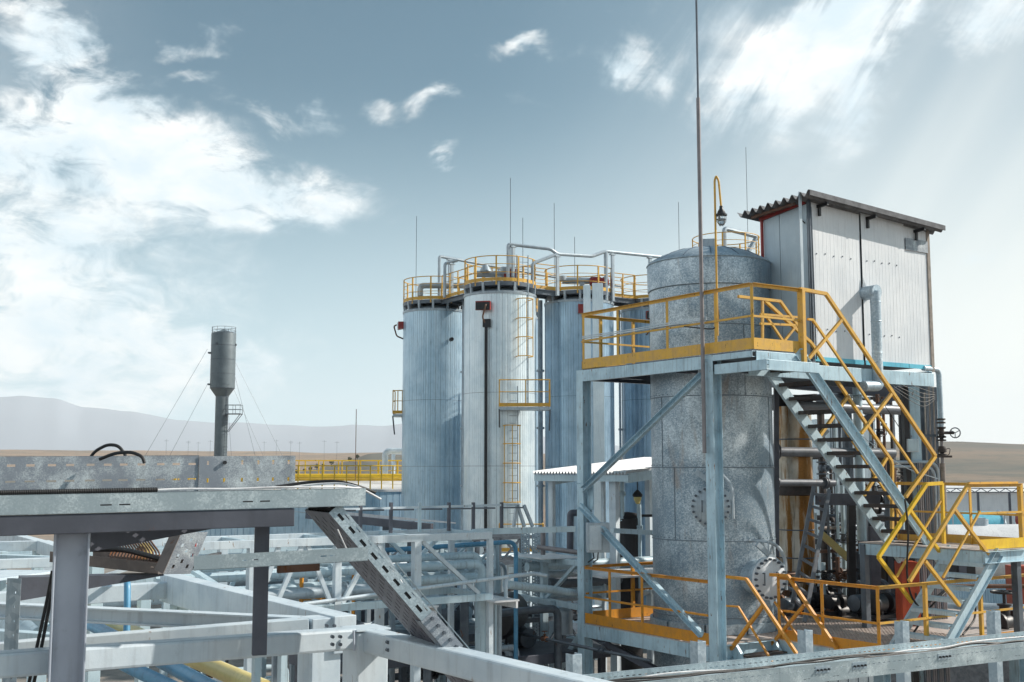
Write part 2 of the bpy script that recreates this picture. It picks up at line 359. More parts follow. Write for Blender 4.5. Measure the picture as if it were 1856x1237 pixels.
def ground_h(az, r):
    a = math.degrees(az); a = max(-34, min(34, a)); bk = 1 if abs(math.degrees(az)) < 60 else 0
    ks = [(150, GZ), (235, interp(R1, a)-1.2), (260, interp(R1, a)), (330, interp(R1, a)-1.5), (470, interp(R1, a)*.5+interp(R2, a)*.5-1.5), (700, interp(R2, a)), (900, interp(R2, a)-3), (1800, interp(R3, a)), (2400, 12), (5500, 40), (9000, interp(R5, a)), (10400, 150), (13500, 60)]
    z = interp(ks, r)
    x, y = r*sin(az), r*cos(az); k = min(1, max(0, (r-180)/400))
    z += k*fbm(x, y, .012)*min(1.0, r/900) + (max(0, min(1, (r-5500)/2500)))*fbm(x, y, .0011, 5)*26
    return z if bk else min(z, 40)
mb = MB(); na = 420; rr = []
r = 4.0
while r < 10400: rr.append(r); r *= 1.055 if r < 600 else 1.045
rr.append(10400)
azs = []
for i in range(na+1):
    t = i/na
    azs.append(radians(-40+80*t))
ext = [radians(x) for x in range(50, 321, 10)]
azs += ext; m = len(azs)
vs = [V((0, 0, GZ))]+[V((r*sin(a), r*cos(a), ground_h(a if a < pi else a-2*pi, r))) for r in rr for a in azs]
fs = [(0, 1+j, 1+(j+1) % m) for j in range(m)]
for i in range(len(rr)-1):
    for j in range(m): fs.append((1+i*m+j, 1+i*m+(j+1) % m, 1+(i+1)*m+(j+1) % m, 1+(i+1)*m+j))
mb.add(vs, fs)
gm, t, b = mat('dry_steppe_ground'); ge = t.n.new('ShaderNodeNewGeometry').outputs['Position']
s1 = t.noise(ge, .011, 6, .6, .3); s2 = t.noise(ge, .06, 6, .65); s3 = t.noise(ge, .9, 5, .7)
c = t.mix(t.smooth(s1, .4, .62), (.36, .25, .175), (.25, .19, .145))
c = t.mix(t.m('MULTIPLY', t.smooth(s2, .50, .62), .7), c, (.15, .15, .125))
vg = t.noise(ge, .35, 6, .72)
c = t.mix(t.m('MULTIPLY', t.smooth(vg, .52, .66), .55), c, (.085, .09, .07))
# scrubby darker ridges near the works, bare yard inside them
ln = t.n.new('ShaderNodeVectorMath'); ln.operation = 'LENGTH'; t.l.new(ge, ln.inputs[0]); dist = ln.outputs['Value']
px_ = t.n.new('ShaderNodeSeparateXYZ'); t.l.new(ge, px_.inputs[0])
mid = t.m('MULTIPLY', t.smooth(dist, 150, 300), t.m('MAXIMUM', t.smooth(dist, 520, 380), t.m('MULTIPLY', t.smooth(dist, 800, 720), t.smooth(px_.outputs[0], 60, -20))))
c = t.mix(t.m('MULTIPLY', mid, t.m('ADD', .45, t.m('MULTIPLY', s2, .7)), clamp=True), c, (.115, .12, .105))
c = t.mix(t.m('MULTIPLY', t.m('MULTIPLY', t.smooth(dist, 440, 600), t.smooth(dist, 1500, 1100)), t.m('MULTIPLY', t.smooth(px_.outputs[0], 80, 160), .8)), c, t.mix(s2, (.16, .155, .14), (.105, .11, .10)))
c = t.mix(t.smooth(dist, 3500, 6000), c, (.30, .34, .40))  # far ranges pale and bluish: part of the haze is painted into the rock
yard = t.smooth(dist, 170, 130)
c = t.mix(yard, c, t.mix(t.smooth(s3, .4, .6), (.27, .24, .21), (.19, .175, .16)))
t.l.new(c, b.inputs['Base Color']); b.inputs['Roughness'].default_value = .95
bn = t.n.new('ShaderNodeBump'); bn.inputs['Strength'].default_value = .6; bn.inputs['Distance'].default_value = 1.2
t.l.new(s2, bn.inputs['Height']); t.l.new(bn.outputs[0], b.inputs['Normal'])
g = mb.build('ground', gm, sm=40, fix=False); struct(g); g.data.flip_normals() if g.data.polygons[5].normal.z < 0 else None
# ------------------------------------------------------------------ haze
hm = bpy.data.materials.new('haze'); hm.use_nodes = True; hn = hm.node_tree.nodes; hl = hm.node_tree.links
hn.clear(); pv = hn.new('ShaderNodeVolumePrincipled'); pv.inputs['Color'].default_value = (.90, .955, 1, 1); pv.inputs['Density'].default_value = .00008
pv.inputs['Anisotropy'].default_value = 0
ho = hn.new('ShaderNodeOutputMaterial'); hl.new(pv.outputs[0], ho.inputs['Volume'])
hb = MB(); hb.box((0, 0, (GZ-3+640)/2), 21200, 21200, 640-(GZ-3)); h = hb.build('haze', hm); struct(h, 'stuff')
# ================================================================== WATER TOWER
YT = 130.0
tb = at_z(U(399, 850, YT), GZ); tw = thing('water_tower', 'slim grey water tower standing alone before the hazy mountains', 'water tower', tb)
def ht(v): return dropv(tb, v).z
rt = 22.3/2113*YT; rs = 11.6/2113*YT
zt, zb, zc = ht(606), ht(704), ht(719)
q = MB(); q.lathe(at_z(tb, 0), [(rt, zb), (rt, zt), (rt*.99, zt+.05), (0, zt+.55)], 32); tk = q.build('tank', M['tower'], tw, sm=35)
q = MB()
for z in (zb, zb+1.6, zb+3.2, zb+4.8): q.lathe(at_z(tb, 0), [(rt+.015, z-.03), (rt+.015, z+.03)], 32)
q.build('weld_band', M['dpipe'], tk, sm=35)
q = MB(); q.lathe(at_z(tb, 0), [(rs, zc), (rt, zb)], 32); q.build('cone', M['tower'], tw, sm=35)
q = MB(); q.lathe(at_z(tb, 0), [(rs, GZ), (rs, zc)], 24); q.build('shaft', M['tower'], tw, sm=35)
q = MB()
zr = ht(594)
for z in (zr, (zr+zt)/2, zt+.12): q.tube([tb.xy.to_3d()+V((rt*.97*cos(a*pi/12), rt*.97*sin(a*pi/12), z)) for a in range(25)], .022, 5, caps=False)
for a in range(10): 
    d = V((rt*.97*cos(a*pi/5), rt*.97*sin(a*pi/5), 0)); q.tube([at_z(tb, zt-.1)+d, at_z(tb, zr)+d], .022, 5)
q.build('roof_railing', M['dpipe'], tw)
q = MB(); lx = .9*rs+.3; d = V((lx*.75, -lx*.9, 0))
for s in (-.22, .22): q.tube([at_z(tb, GZ)+d+V((s, 0, 0)), at_z(tb, zt+.5)+V((d.x, -rt-.2, 0))*0+d+V((s, -.9, 0))*0], .03, 5)
for k in range(70): 
    z = GZ+.35*k
    if z < zc: q.tube([at_z(tb, z)+d-V((.22, 0, 0)), at_z(tb, z)+d+V((.22, 0, 0))], .016, 4)
for k in range(12): q.tube([at_z(tb, GZ+2+k*1.4)+d+V((.38*cos(a), -.38+.38*sin(a), 0)) for a in [pi*j/6 for j in range(13)]], .016, 4, caps=False)
q.build('ladder', M['dpipe'], tw)
q = MB(); zp = ht(751); c0 = at_z(tb, zp)+V((rs+.75, -.3, 0)); q.box(c0, 1.7, 1.3, .08); pl = q.build('balcony', M['dpipe'], tw)
q = MB()
for z in (.5, 1.0): q.tube([c0+V((-.8, -.6, z)), c0+V((.8, -.6, z)), c0+V((.8, .6, z)), c0+V((-.8, .6, z))], .025, 5)
for x in (-.8, 0, .8):
    for y in (-.6, .6): q.tube([c0+V((x, y, 0)), c0+V((x, y, 1))], .025, 5)
q.tube([c0+V((.8, -.5, 0)), at_z(tb, zp-2)+V((rs, -.3, 0))], .04, 5); q.tube([c0+V((.8, .5, 0)), at_z(tb, zp-2)+V((rs, .3, 0))], .04, 5)
q.build('balcony_rail', M['dpipe'], pl)
q = MB()
for (u, v) in ((380, 640), (418, 640), (379, 697), (418, 697)): q.box(U(u, v, YT-.4), .25, .5, .18)
for k in range(3): q.box(at_z(tb, zt-1.2)+V((rt*cos(k*2.2), rt*sin(k*2.2), 0)), .2, .3, .2)
q.build('anchor_lug', M['dpipe'], tw)
for (u, v, sx, gx, gy) in ((376, 633, -1, -13, -2), (376, 697, -1, -9.5, -3), (422, 648, 1, 11.5, 2), (421, 700, 1, 9, 1), (412, 715, 1, 2.8, -3), (415, 640, 1, 5, 7)):
    q = MB(); q.tube([U(u, v, YT-.3), at_z(tb, GZ)+V((gx, gy, 0))], .016, 5); q.build('guy_wire', M['dpipe'], tw)
# ================================================================== FAR POLES AND SHRUBS
ORD = ['first', 'second', 'third', 'fourth', 'fifth', 'sixth', 'seventh', 'eighth', 'ninth', 'tenth', 'eleventh', 'twelfth', 'thirteenth', 'fourteenth', 'fifteenth', 'sixteenth', 'seventeenth', 'eighteenth', 'nineteenth', 'twentieth']
PU = [u for u in (300, 340, 358, 380, 478, 500, 526, 542, 587, 610)]
for i, (u, vt, D) in enumerate([(u, 797+(i*7) % 5, 900) for i, u in enumerate(PU)]):
    base = U(u, 850, D); z0 = ground_h(math.atan2(base.x, base.y), base.length); q = MB()
    p0 = at_z(base, z0-.5); p1 = dropv(base, vt); q.bar(p0, p1, .13, .13, V((0, 1, 0)))
    q.bar(p1+V((-1.8, 0, -1)), p1+V((1.8, 0, -1)), .12, .12)
    if i in (1, 6): q.bar(p1+V((-1.4, 0, -1.8)), p1+V((1.4, 0, -1.8)), .12, .12)
    o = q.build('power_pole', M['dpipe']); tag(o, '%s from the left of the far dark power poles on the skyline' % ORD[sorted(PU).index(u)], 'power pole', 'far power poles on the skyline')
random.seed(4)
for i, (u, v, hpx) in enumerate([(575, 814, 8), (586, 816, 5), (602, 812, 9), (634, 812, 6), (648, 811, 6), (553, 818, 5), (495, 828, 7), (480, 829, 5), (538, 820, 6), (563, 834, 5)]):
    D = 640; base = U(u, v, D); z0 = ground_h(math.atan2(base.x, base.y), base.length); base = at_z(base, z0)
    hh = hpx/2113*D+.8; TU = sorted([575, 586, 602, 634, 648, 553, 495, 480, 538, 563]); lab = '%s from the left of the tiny trees and bushes on the dry slope' % ORD[TU.index(u)]
    tr = thing('tree' if hpx > 5 else 'bush', lab, 'tree' if hpx > 5 else 'bush', base, 'small trees on the dry slope' if hpx > 5 else 'low bushes on the dry slope')
    q = MB(); q.tube([base-V((0, 0, 2)), base+V((0, 0, hh*.6))], .12, 5); q.build('trunk', M['bark'], tr)
    q = MB()
    for k in range(90):
        d = V((random.gauss(0, 1), random.gauss(0, 1), random.gauss(0, .8))).normalized()*random.uniform(.5, 1)*hh*.42
        c0 = base+V((0, 0, hh*.68))+d; s = .35; a = V((random.uniform(-1, 1), random.uniform(-1, 1), random.uniform(-1, 1))).normalized()*s; bb = a.orthogonal().normalized()*s
        q.quad(c0-a, c0+bb, c0+a, c0-bb)
    q.build('crown', M['leaf'], tr, fix=False)
# ================================================================== SILOS
SR = 1.56
def ringpts(c, r, z, a0, a1, n):
    return [at_z(c, z)+V((r*cos(a0+(a1-a0)*i/n), r*sin(a0+(a1-a0)*i/n), 0)) for i in range(n+1)]
def silo(c, ztop, label, mat, shellz=-8, lamp=None, rod=(), ladder=False, gap=None, ringside=None, nrail=10, posts=True, npan=42, seamz=()):
    s = thing('silo', label, 'silo', at_z(c, GZ), 'clad silos')
    # clad shell: flat panels with recessed joints between them
    q = MB(); prof = []; n = npan
    for k in range(n):
        a = 2*pi*k/n; w = 2*pi/n; 
        j0, j1 = random.uniform(-.006, .006), random.uniform(-.006, .006)
        for (f, rr_) in ((.0, SR+j0), (.46, SR+.004), (.5, SR-.004), (.54, SR+.004), (.95, SR+j1), (.96, SR-.02), (.99, SR-.02)): prof.append((a+w*f, rr_))
    vs = [at_z(c, z)+V((rr_*cos(a), rr_*sin(a), 0)) for z in (shellz, ztop) for (a, rr_) in prof]; m = len(prof)
    q.add(vs, [(k, (k+1) % m, m+(k+1) % m, m+k) for k in range(m)]+[tuple(m+k for k in range(m))]); sh = q.build('shell', mat, s)
    q = MB(); q.lathe(at_z(c, 0), [(SR-.012, GZ), (SR-.012, ztop-.03)], 84); q.build('panel_joint', M['seam'], sh, sm=30)
    q = MB()
    for z in seamz: q.lathe(at_z(c, 0), [(SR+.006, z-.006), (SR+.01, z), (SR+.006, z+.006)], 60)
    if seamz: q.build('panel_lap', M['seam'], sh, sm=30)
    q = MB(); q.lathe(at_z(c, 0), [(SR+.03, ztop-.1), (SR+.04, ztop), (SR-.1, ztop+.06), (SR*.5, ztop+.28), (.25, ztop+.42), (.25, ztop+.62), (0, ztop+.64)], 48); q.build('roof', M['pipe'], s, sm=30)
    zd = ztop+.42; a0, a1 = ringside or (0, 2*pi)
    q = MB(); q.lathe(at_z(c, 0), [(SR-.12, zd-.17), (SR+.02, zd-.17), (SR+.02, zd), (SR-.45, zd), (SR-.45, zd-.04), (SR-.12, zd-.06)], 48)
    pf = q.build('ring_platform', M['dpipe'], s, sm=30)
    for k in range(14):
        a = 2*pi*k/14+.2; d = V((cos(a), sin(a), 0)); q = MB(); q.bar(at_z(c, ztop-.05)+d*(SR-.04), at_z(c, zd-.02)+d*(SR-.0), .10, .08, d); q.build('platform_leg', M['pipe'], pf)
    na = 36; Rr = SR+.0
    q = MB(); q.tube(ringpts(c, Rr, zd+1.1, a0, a1, na), .022, 6, caps=False); gr = q.build('guardrail', M['yellow'], s)
    q = MB()
    for z in (.4, .75): q.tube(ringpts(c, Rr, zd+z, a0, a1, na), .014, 5, caps=False)
    q.build('mid_rail', M['yellow'], gr)
    q = MB(); pts = ringpts(c, Rr+.01, zd+.09, a0, a1, na)
    for i in range(na): q.bar(pts[i], pts[i+1], .008, .15)
    q.build('toe_board', M['yellow'], gr)
    for k in range(nrail):
        a = a0+(a1-a0)*(k+.35)/nrail; d = V((cos(a), sin(a), 0)); q = MB(); q.bar(at_z(c, zd-.15)+d*(Rr+.0), at_z(c, zd+1.1)+d*Rr, .065, .05, d); q.build('post', M['yellow'], gr)
    for (dx, dy, h) in rod:
        q = MB(); p = at_z(c, ztop)+V((dx, dy, 0)); q.tube([p, p+V((0, 0, h*.55)), p+V((0, 0, h))], .013, 5); q.build('lightning_rod', M['dpipe'], s)
    return s, zd
S2c = V((-.52, 50, 0)); ZS = dropv(V((-.52, 48.5, 0)), 528).z
S3c = S2c+E2*4.3; S5c = S2c+E2*8.75; S1c = V((-3.66, 55.3, 0)); S4c = S1c+E2*4.15
def rodh(c, v, dx=0, dy=0): return dropv(c+V((dx, dy, 0)), v).z-ZS
seamz = (dropv(V((-.52, 48.5, 0)), 845).z, 3.2)
s2, ZD = silo(S2c, ZS, 'bright middle silo with red lamp, caged ladder and yellow balcony on its face', M['cladw'], rod=((.45, -.2, rodh(S2c, 325, .45)), (1.0, .6, rodh(S2c, 390, 1.0))), seamz=seamz)
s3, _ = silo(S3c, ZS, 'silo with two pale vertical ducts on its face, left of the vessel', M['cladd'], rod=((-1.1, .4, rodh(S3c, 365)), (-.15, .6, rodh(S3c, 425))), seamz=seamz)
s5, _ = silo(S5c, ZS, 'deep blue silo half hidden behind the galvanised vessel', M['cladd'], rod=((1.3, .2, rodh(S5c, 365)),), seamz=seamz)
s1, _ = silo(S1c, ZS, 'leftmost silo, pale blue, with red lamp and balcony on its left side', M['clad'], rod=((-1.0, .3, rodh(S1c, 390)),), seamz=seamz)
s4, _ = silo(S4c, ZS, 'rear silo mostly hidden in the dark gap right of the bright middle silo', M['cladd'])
# tall tank whose ring of railing shows over the vessel dome
S6c = at_z(U(1318, 560, 54), 0); Z6 = dropv(S6c-V((0, 1.6, 0)), 470).z
s6, _ = silo(S6c, Z6-.25, 'taller tank hidden behind the vessel, its ring railing showing over the dome', M['clad'], rod=((1.05, 0, dropv(S6c+V((1.05, 0, 0)), 258).z-Z6),), nrail=9)
q = MB(); a = U(1313, 448, 53); q.tube([a, dropv(a, 414), runu(dropv(a, 414), E2, 1372)+V((0, 0, -.15)), runu(dropv(a, 414), E2, 1352)-V((0, 0, 1.1))], .11, 8, rad=.2); q.build('vent_pipe', M['pipe'], s6, sm=40)
# red flood lamps on arms (silo 1 and 2)
def flood(par, P, dirx, arm_to, ow=.42, oh=.40):
    q = MB(); Xn = V(dirx).normalized(); sd = Xn.cross(Z)
    q.sect(P-sd*ow/2*1.5, P+sd*ow/2*1.5, [(-.14, -oh/2), (.14, -oh/2*.7), (.14, oh/2), (-.14, oh/2)]); fl = q.build('red_flood_lamp', M['red'], par, bev=.01)
    q = MB(); q.box(P+Xn*.16-Z*.02, .02, ow*1.4, oh*.8, Xn, sd); q.build('lens', M['black'], fl)
    q = MB(); q.tube([P+Xn*.2-sd*.15+Z*.03, P+Xn*.34-sd*.15-Z*.04, P+Xn*.2-Z*.5, V(arm_to)], .035, 6, rad=.1); q.build('arm', M['rust'], fl, sm=40)
dS = (V((0, 0, 0))-S2c).normalized(); dS = V((dS.x, dS.y, 0)).normalized()
P = U(876, 555, 48.32); flood(s2, P, V((-.15, -1, 0)), U(881, 592, 48.42))
q = MB(); a = U(881, 590, 48.36); q.bar(a, at_z(a, GZ), .13, .06, V((0, 1, 0))); q.build('cable_duct', M['black'], s2)
q = MB(); a = U(882, 586, 48.34); q.box(a, .34, .12, .34); q.build('junction_box', M['black'], s2)
P = U(723, 591, 55.2); flood(s1, P+V((.1, 0, 0)), V((-1, -.1, 0)), U(732, 615, 55.2), .36, .36)
q = MB(); q.lathe(U(817, 616, 53.9), [(.0, 0), (.09, 0), (.09, .25), (0, .25)], 12, V((.3, -1, 0))); q.build('nozzle', M['black'], s1)
P = S5c+V((-.25, -1.75, 0)); P = at_z(P, dropv(P, 572).z); flood(s5, P, V((0, -1, 0)), P+V((-.3, .1, -.9)))
for (v0, v1, w) in ((545, 575, .18),): 
    a = runu(U(1056, v0, 50.4), V((1, 0, 0)), 1055); q = MB(); q.bar(U(1054, 552, 50.6), U(1054, 568, 50.6), .3, .2, V((0, 1, 0))); q.build('control_box', M['red'], s3)
# caged ladders of the middle silo
def ladder(par, a, b, w, side, cage=None, mat='pipe', cmat='yellow', out=V((0, -1, 0)), step=.3, name='ladder', cr=.36):
    q = MB()
    for s in (-w/2, w/2): q.bar(a+side*s, b+side*s, .04, .03, out)
    ld = q.build(name, M[mat], par); n = int((b-a).length/step); q = MB()
    for k in range(1, n): p = a.lerp(b, k/n); q.tube([p-side*w/2, p+side*w/2], .012, 5)
    q.build('rung', M[mat], ld)['kind'] = 'stuff'
    if cage:
        for z in cage:
            p = at_z(a, z); q = MB()
            q.tube([p+side*w*.5]+[p+side*cr*cos(t)+out*(.35+cr*sin(t)) for t in [pi*j/8 for j in range(9)]][:]+[p-side*w*.5], .022, 5); q.build('cage_hoop', M[cmat], ld)
        q = MB()
        for t in (.15, .5, .85):
            d = side*cr*cos(pi*t)+out*(.36+cr*sin(pi*t)); q.bar(at_z(a, min(cage))+d, at_z(a, max(cage))+d, .035, .012, out)
        q.build('cage_strip', M[cmat], ld)
    return ld
sx = V((1, .25, 0)).normalized(); ou = V((.25, -1, 0)).normalized()
A = U(947, 700, 48.9); zz = lambda v: dropv(A, v).z
ladder(s2, at_z(A, zz(735)), at_z(A, ZD+1.2), .5, sx, [zz(545), zz(580), zz(614), zz(648)], out=ou)
A2 = U(927, 800, 48.5); zy = lambda v: dropv(A2, v).z
ladder(s2, at_z(A2, zy(1000)), at_z(A2, zy(700)), .5, V((1, 0, 0)), [zy(772), zy(805), zy(840), zy(875), zy(910)], out=V((.05, -1, 0)))
ladder(s2, at_z(A2+V((.1, 0, 0)), GZ), at_z(A2+V((.1, 0, 0)), zy(985)), .5, V((1, 0, 0)), None, out=V((.05, -1, 0)), mat='rust')
def balcony(par, u0, u1, vt, vf, Y, dep=.9, mat='yellow', rh=1.1, mid=True, xd=V((1, 0, 0))):
    a = U(u0, vf, Y); b = runu(a, xd, u1); n = xd.cross(Z)*-1; n = V((xd.y, -xd.x, 0)); bk = -n*-1
    bkv = V((-xd.y, xd.x, 0))*dep
    q = MB(); q.bar((a+b)/2+bkv/2-(b-a)/2-Z*.08, (a+b)/2+bkv/2+(b-a)/2-Z*.08, dep, .12); fl = q.build('balcony', M['pipe'], par)
    q = MB(); q.tube([a+bkv+Z*rh, a+Z*rh, b+Z*rh, b+bkv+Z*rh], .025, 6); g = q.build('balcony_rail', M[mat], fl)
    q2 = MB(); q2.tube([a+bkv+Z*rh*.55, a+Z*rh*.55, b+Z*rh*.55, b+bkv+Z*rh*.55], .018, 6)
    q2.bar(a+Z*.07, b+Z*.07, .01, .15); q2.bar(b+Z*.07, b+bkv+Z*.07, .01, .15); q2.bar(a+Z*.07, a+bkv+Z*.07, .01, .15)
    for t in (0, .52, 1): q2.bar(a.lerp(b, t), a.lerp(b, t)+Z*rh, .055, .045, xd)
    for p in (a+bkv, b+bkv): q2.bar(p, p+Z*rh, .05, .045, xd)
    q2.build('balcony_post', M[mat], fl)
    q = MB()
    for p in (a, b): q.bar(p-Z*.12, p+bkv*.9-Z*.95, .06, .06)
    q.build('bracket', M['dpipe'], fl)
balcony(s2, 905, 997, 690, 737, 47.7, 1.0)
balcony(s2, 905, 985, 955, 1000, 47.8, 1.0)
balcony(s1, 712, 729, 710, 750, 55.2, 1.0)
# pale cable ducts in front of the silo with ducts
for (u0, u1, vt) in ((1057, 1070, 518), (1073, 1093, 514)):
    q = MB(); Y = 50.15; a = U((u0+u1)/2, vt, Y); w = (u1-u0)/2113*Y; q.bar(a, at_z(a, GZ), w, .25, V((0, 1, 0))); q.build('vertical_duct', M['cladw'], s3)
# ------------------------------------------------------------------ walkway bridges and overhead pipes
def rail_line(par, pts, h, mat, n=None, toe=.15, mids=(.5,), r=.022, post=.05, posts=None, toeside=0, base=True, ang=False, flip=1, mat_toe=None, gname='guardrail', postdown=0):
    q = MB()
    if ang:
        for a, b in zip(pts, pts[1:]): q.ang(a+Z*h, b+Z*h, .06, .006, Z, flip)
    else: q.tube([p+Z*h for p in pts], r, 6)
    g = q.build(gname, M[mat], par)
    q = MB()
    for m_ in mids:
        if ang:
            for a, b in zip(pts, pts[1:]): q.bar(a+Z*h*m_, b+Z*h*m_, .03, .035)
        else: q.tube([p+Z*h*m_ for p in pts], r*.7, 5)
    if mids: q.build('mid_rail', M[mat], g)
    if toe:
        q = MB()
        for a, b in zip(pts, pts[1:]): q.bar(a+Z*toe/2, b+Z*toe/2, .006, toe)
        q.build('toe_board', M[mat_toe or mat], g)
    if posts is None:
        posts = []
        for i, (a, b) in enumerate(zip(pts, pts[1:])):
            k = max(1, round((b-a).length/(n or 1.1)))
            posts += [a.lerp(b, j/k) for j in range(k+(1 if i == len(pts)-2 else 0))]
    for p in posts:
        q = MB(); d = (pts[-1]-pts[0]); d.z = 0; d.normalize()
        if ang: q.ang(p-d*post/2-Z*postdown, p-d*post/2+Z*(h-.003), post, .006, d.cross(Z), 1); 
        else: q.bar(p-Z*postdown, p+Z*h, post, post, d)
        q.build('post', M[mat], g)
    return g
def bridge(a, b, w, z, label):
    d = (b-a); d.z = 0; d.normalize(); s = V((-d.y, d.x, 0)); a = at_z(a, z); b = at_z(b, z)
    t_ = thing('walkway_bridge', label, 'walkway', (a+b)/2, 'walkways between the silo tops')
    q = MB(); q.bar(a-Z*.04, b-Z*.04, w, .05); q.build('deck', M['dpipe'], t_)
    for sg in (-1, 1):
        q = MB(); q.chan(a+s*sg*w/2-Z*.07, b+s*sg*w/2-Z*.07, .2, .07, .01, Z, -sg); q.build('beam', M['dpipe'], t_)
        rail_line(t_, [a+s*sg*w/2, b+s*sg*w/2], 1.1, 'yellow', .9, .15, (.38, .68), .02, .045)
zb_ = ZD
bridge(S2c+E2*1.5, S3c-E2*1.5, .9, zb_+.02, 'yellow railed walkway joining the middle silo to the silo with ducts')
bridge(S3c+E2*1.5, S5c-E2*1.5, .9, zb_+.02, 'yellow railed walkway leading from the silo with ducts to the right behind the vessel')
dd = (S2c-S1c).normalized(); bridge(S1c+dd*1.5, S2c-dd*1.5, .9, zb_+.02, 'rusty brown edged walkway sloping from the leftmost silo to the middle one')
bridge(S4c-E2*2.6, S4c-E2*1.2, .8, zb_+.02, 'short walkway on the rear silo row behind the middle silo')
def ohpipe(pts, label, sup=(), r=.075):
    t_ = thing('overhead_pipe', label, 'pipe', at_z(pts[0], ZD), 'grey pipes over the silo tops')
    q = MB(); q.tube(pts, r, 8, rad=.12); q.build('pipe_run', M['pipe'], t_, sm=40)
    for p, z in sup:
        q = MB(); q.bar(at_z(p, z), p-Z*.05, .12, .12, E2); q.bar(p-E2*.14-Z*.1, p+E2*.14-Z*.1, .16, .05); q.build('support', M['pipe'], t_)
Yp = 49.6
a = U(796, 530, 54.6); b_ = dropv(a, 465); c_ = runu(b_-Z*0, E2, 990)-Z*.35
ohpipe([at_z(a, ZD-.4), b_, c_, c_+E2*4.8-Z*.1], 'long grey pipe rising beside the leftmost silo then running behind the middle silo railing', [(runu(b_, E2, 815)-Z*.02, ZD-.3), (runu(b_, E2, 905)-Z*.18, ZD)])
a = U(806, 530, 53.2); b_ = dropv(a, 478); ohpipe([at_z(a, ZD), b_, runu(b_, V((1, .15, 0)), 829)+Z*.16], 'short grey pipe leg turning up to join the long rear pipe', [(runu(b_, V((1, .15, 0)), 819)+Z*.08, ZD)])
a = U(921, 495, 49.2); b_ = dropv(a, 443); c_ = runu(b_, V((.95, .3, 0)), 998); c_ = dropv(c_, 452); d_ = dropv(runu(c_, V((.9, .4, 0)), 1010), 461); e_ = dropv(runu(d_, E2, 1073), 465); f_ = dropv(runu(e_, E2, 1098), 456); g_ = dropv(runu(f_, E2, 1195), 466)
ohpipe([at_z(a, ZD-.3), b_, c_, d_, e_, f_, g_, g_+E2*3], 'highest grey pipe, rising over the middle silo and zigzagging right above the railings', [(runu(b_, V((.95, .3, 0)), 930), ZD-.5), (d_, ZD-.4), (dropv(runu(f_, E2, 1110), 458), ZD-.4), (dropv(runu(f_, E2, 1178), 464), ZD-1)])
a = at_z(f_, ZD-.4); ohpipe([a, f_-Z*.02], 'grey riser pipe standing up to the zigzag pipe above the silo with ducts', r=.09)
h_ = dropv(runu(d_, -E2, 965), 478); ohpipe([d_, h_, at_z(h_, ZD)+V((0, .2, 0))], 'grey branch pipe dropping back left from the zigzag pipe joint', r=.07)
# red boxes and small plant on the silo roofs
for (u, v, Y, k, lab) in ((932, 500, 49.6, 'box', 'red motor housing on top of the middle silo, right side'), (1086, 512, 51.6, 'drum', 'red rounded motor drum on top of the silo with ducts')):
    P = U(u, v, Y); q = MB()
    if k == 'box': q.box(P, .42, .4, .55); q.box(P-V((.3, 0, .1)), .3, .3, .34)
    else: q.lathe(P-V((.45, 0, 0)), [(0, 0), (.2, .02), (.25, .1), (.25, .5), (.2, .55), (.2, .6), (.24, .62), (.24, .85), (0, .9)], 16, V((1, 0, 0)))
    q.bar(P-Z*.25, at_z(P, ZD-.2), .3, .3); o = q.build('motor', M['red'], bev=.01); tag(o, lab, 'motor')
P = U(905, 497, 49.9); q = MB(); q.tube([P-V((1.0, 0, 0)), P+V((.8, 0, 0))], .14, 8); q.lathe(P-V((.6, 0, 0)), [(.2, 0), (.28, .1), (.2, .25), (.1, .4)], 12); q.lathe(P+V((.2, 0, .1)), [(.16, 0), (.16, .2)], 12); q.bar(P, at_z(P, ZD-.4), .2, .2); tag(q.build('roof_pipework', M['pipe'], sm=40), 'pale pipework with a round cap on the roof of the middle silo', 'pipework')
P = U(1055, 509, 52); q = MB(); q.tube([P-V((.9, 0, 0)), P+V((1.0, 0, 0))], .14, 8); q.lathe(P-V((.9, 0, .0)), [(.2, 0), (.2, .2)], 10); q.bar(P, at_z(P, ZD-.4), .2, .2); tag(q.build('roof_pipework', M['pipe'], sm=40), 'pale horizontal pipe lying on the roof of the silo with ducts', 'pipework')
P = U(800, 518, 54.3); q = MB(); q.tube([P-V((1.0, 0, .5)), P-V((1.0, 0, 0)), P+V((1.2, 0, 0)), P+V((1.2, 0, -.6))], .14, 8, rad=.2); tag(q.build('roof_pipework', M['pipe'], sm=40), 'bent pale pipe on the roof of the leftmost silo', 'pipework')
# vertical pipes in the gaps between the silos
for i, (u, v0, Y, r, lab) in enumerate(((979, 545, 52.6, .11, 'grey riser pipe in the gap right of the middle silo'), (841, 545, 53.2, .09, 'thin pale riser pipe in the gap between the leftmost and the middle silo'), (1122, 560, 54.5, .055, 'thin pipe against the bright sky gap left of the deep blue silo'), (1128, 560, 54.7, .07, 'second thin pipe in the bright sky gap, beside the deep blue silo'))):
    a = U(u, v0, Y); q = MB(); q.tube([a, at_z(a, GZ)], r, 8)
    for k in range(5): q.cyl(at_z(a, GZ+2.6*k+2), r*1.7, .09, n=10)
    tag(q.build('riser_pipe', M['pipe'], sm=40), lab, 'pipe')
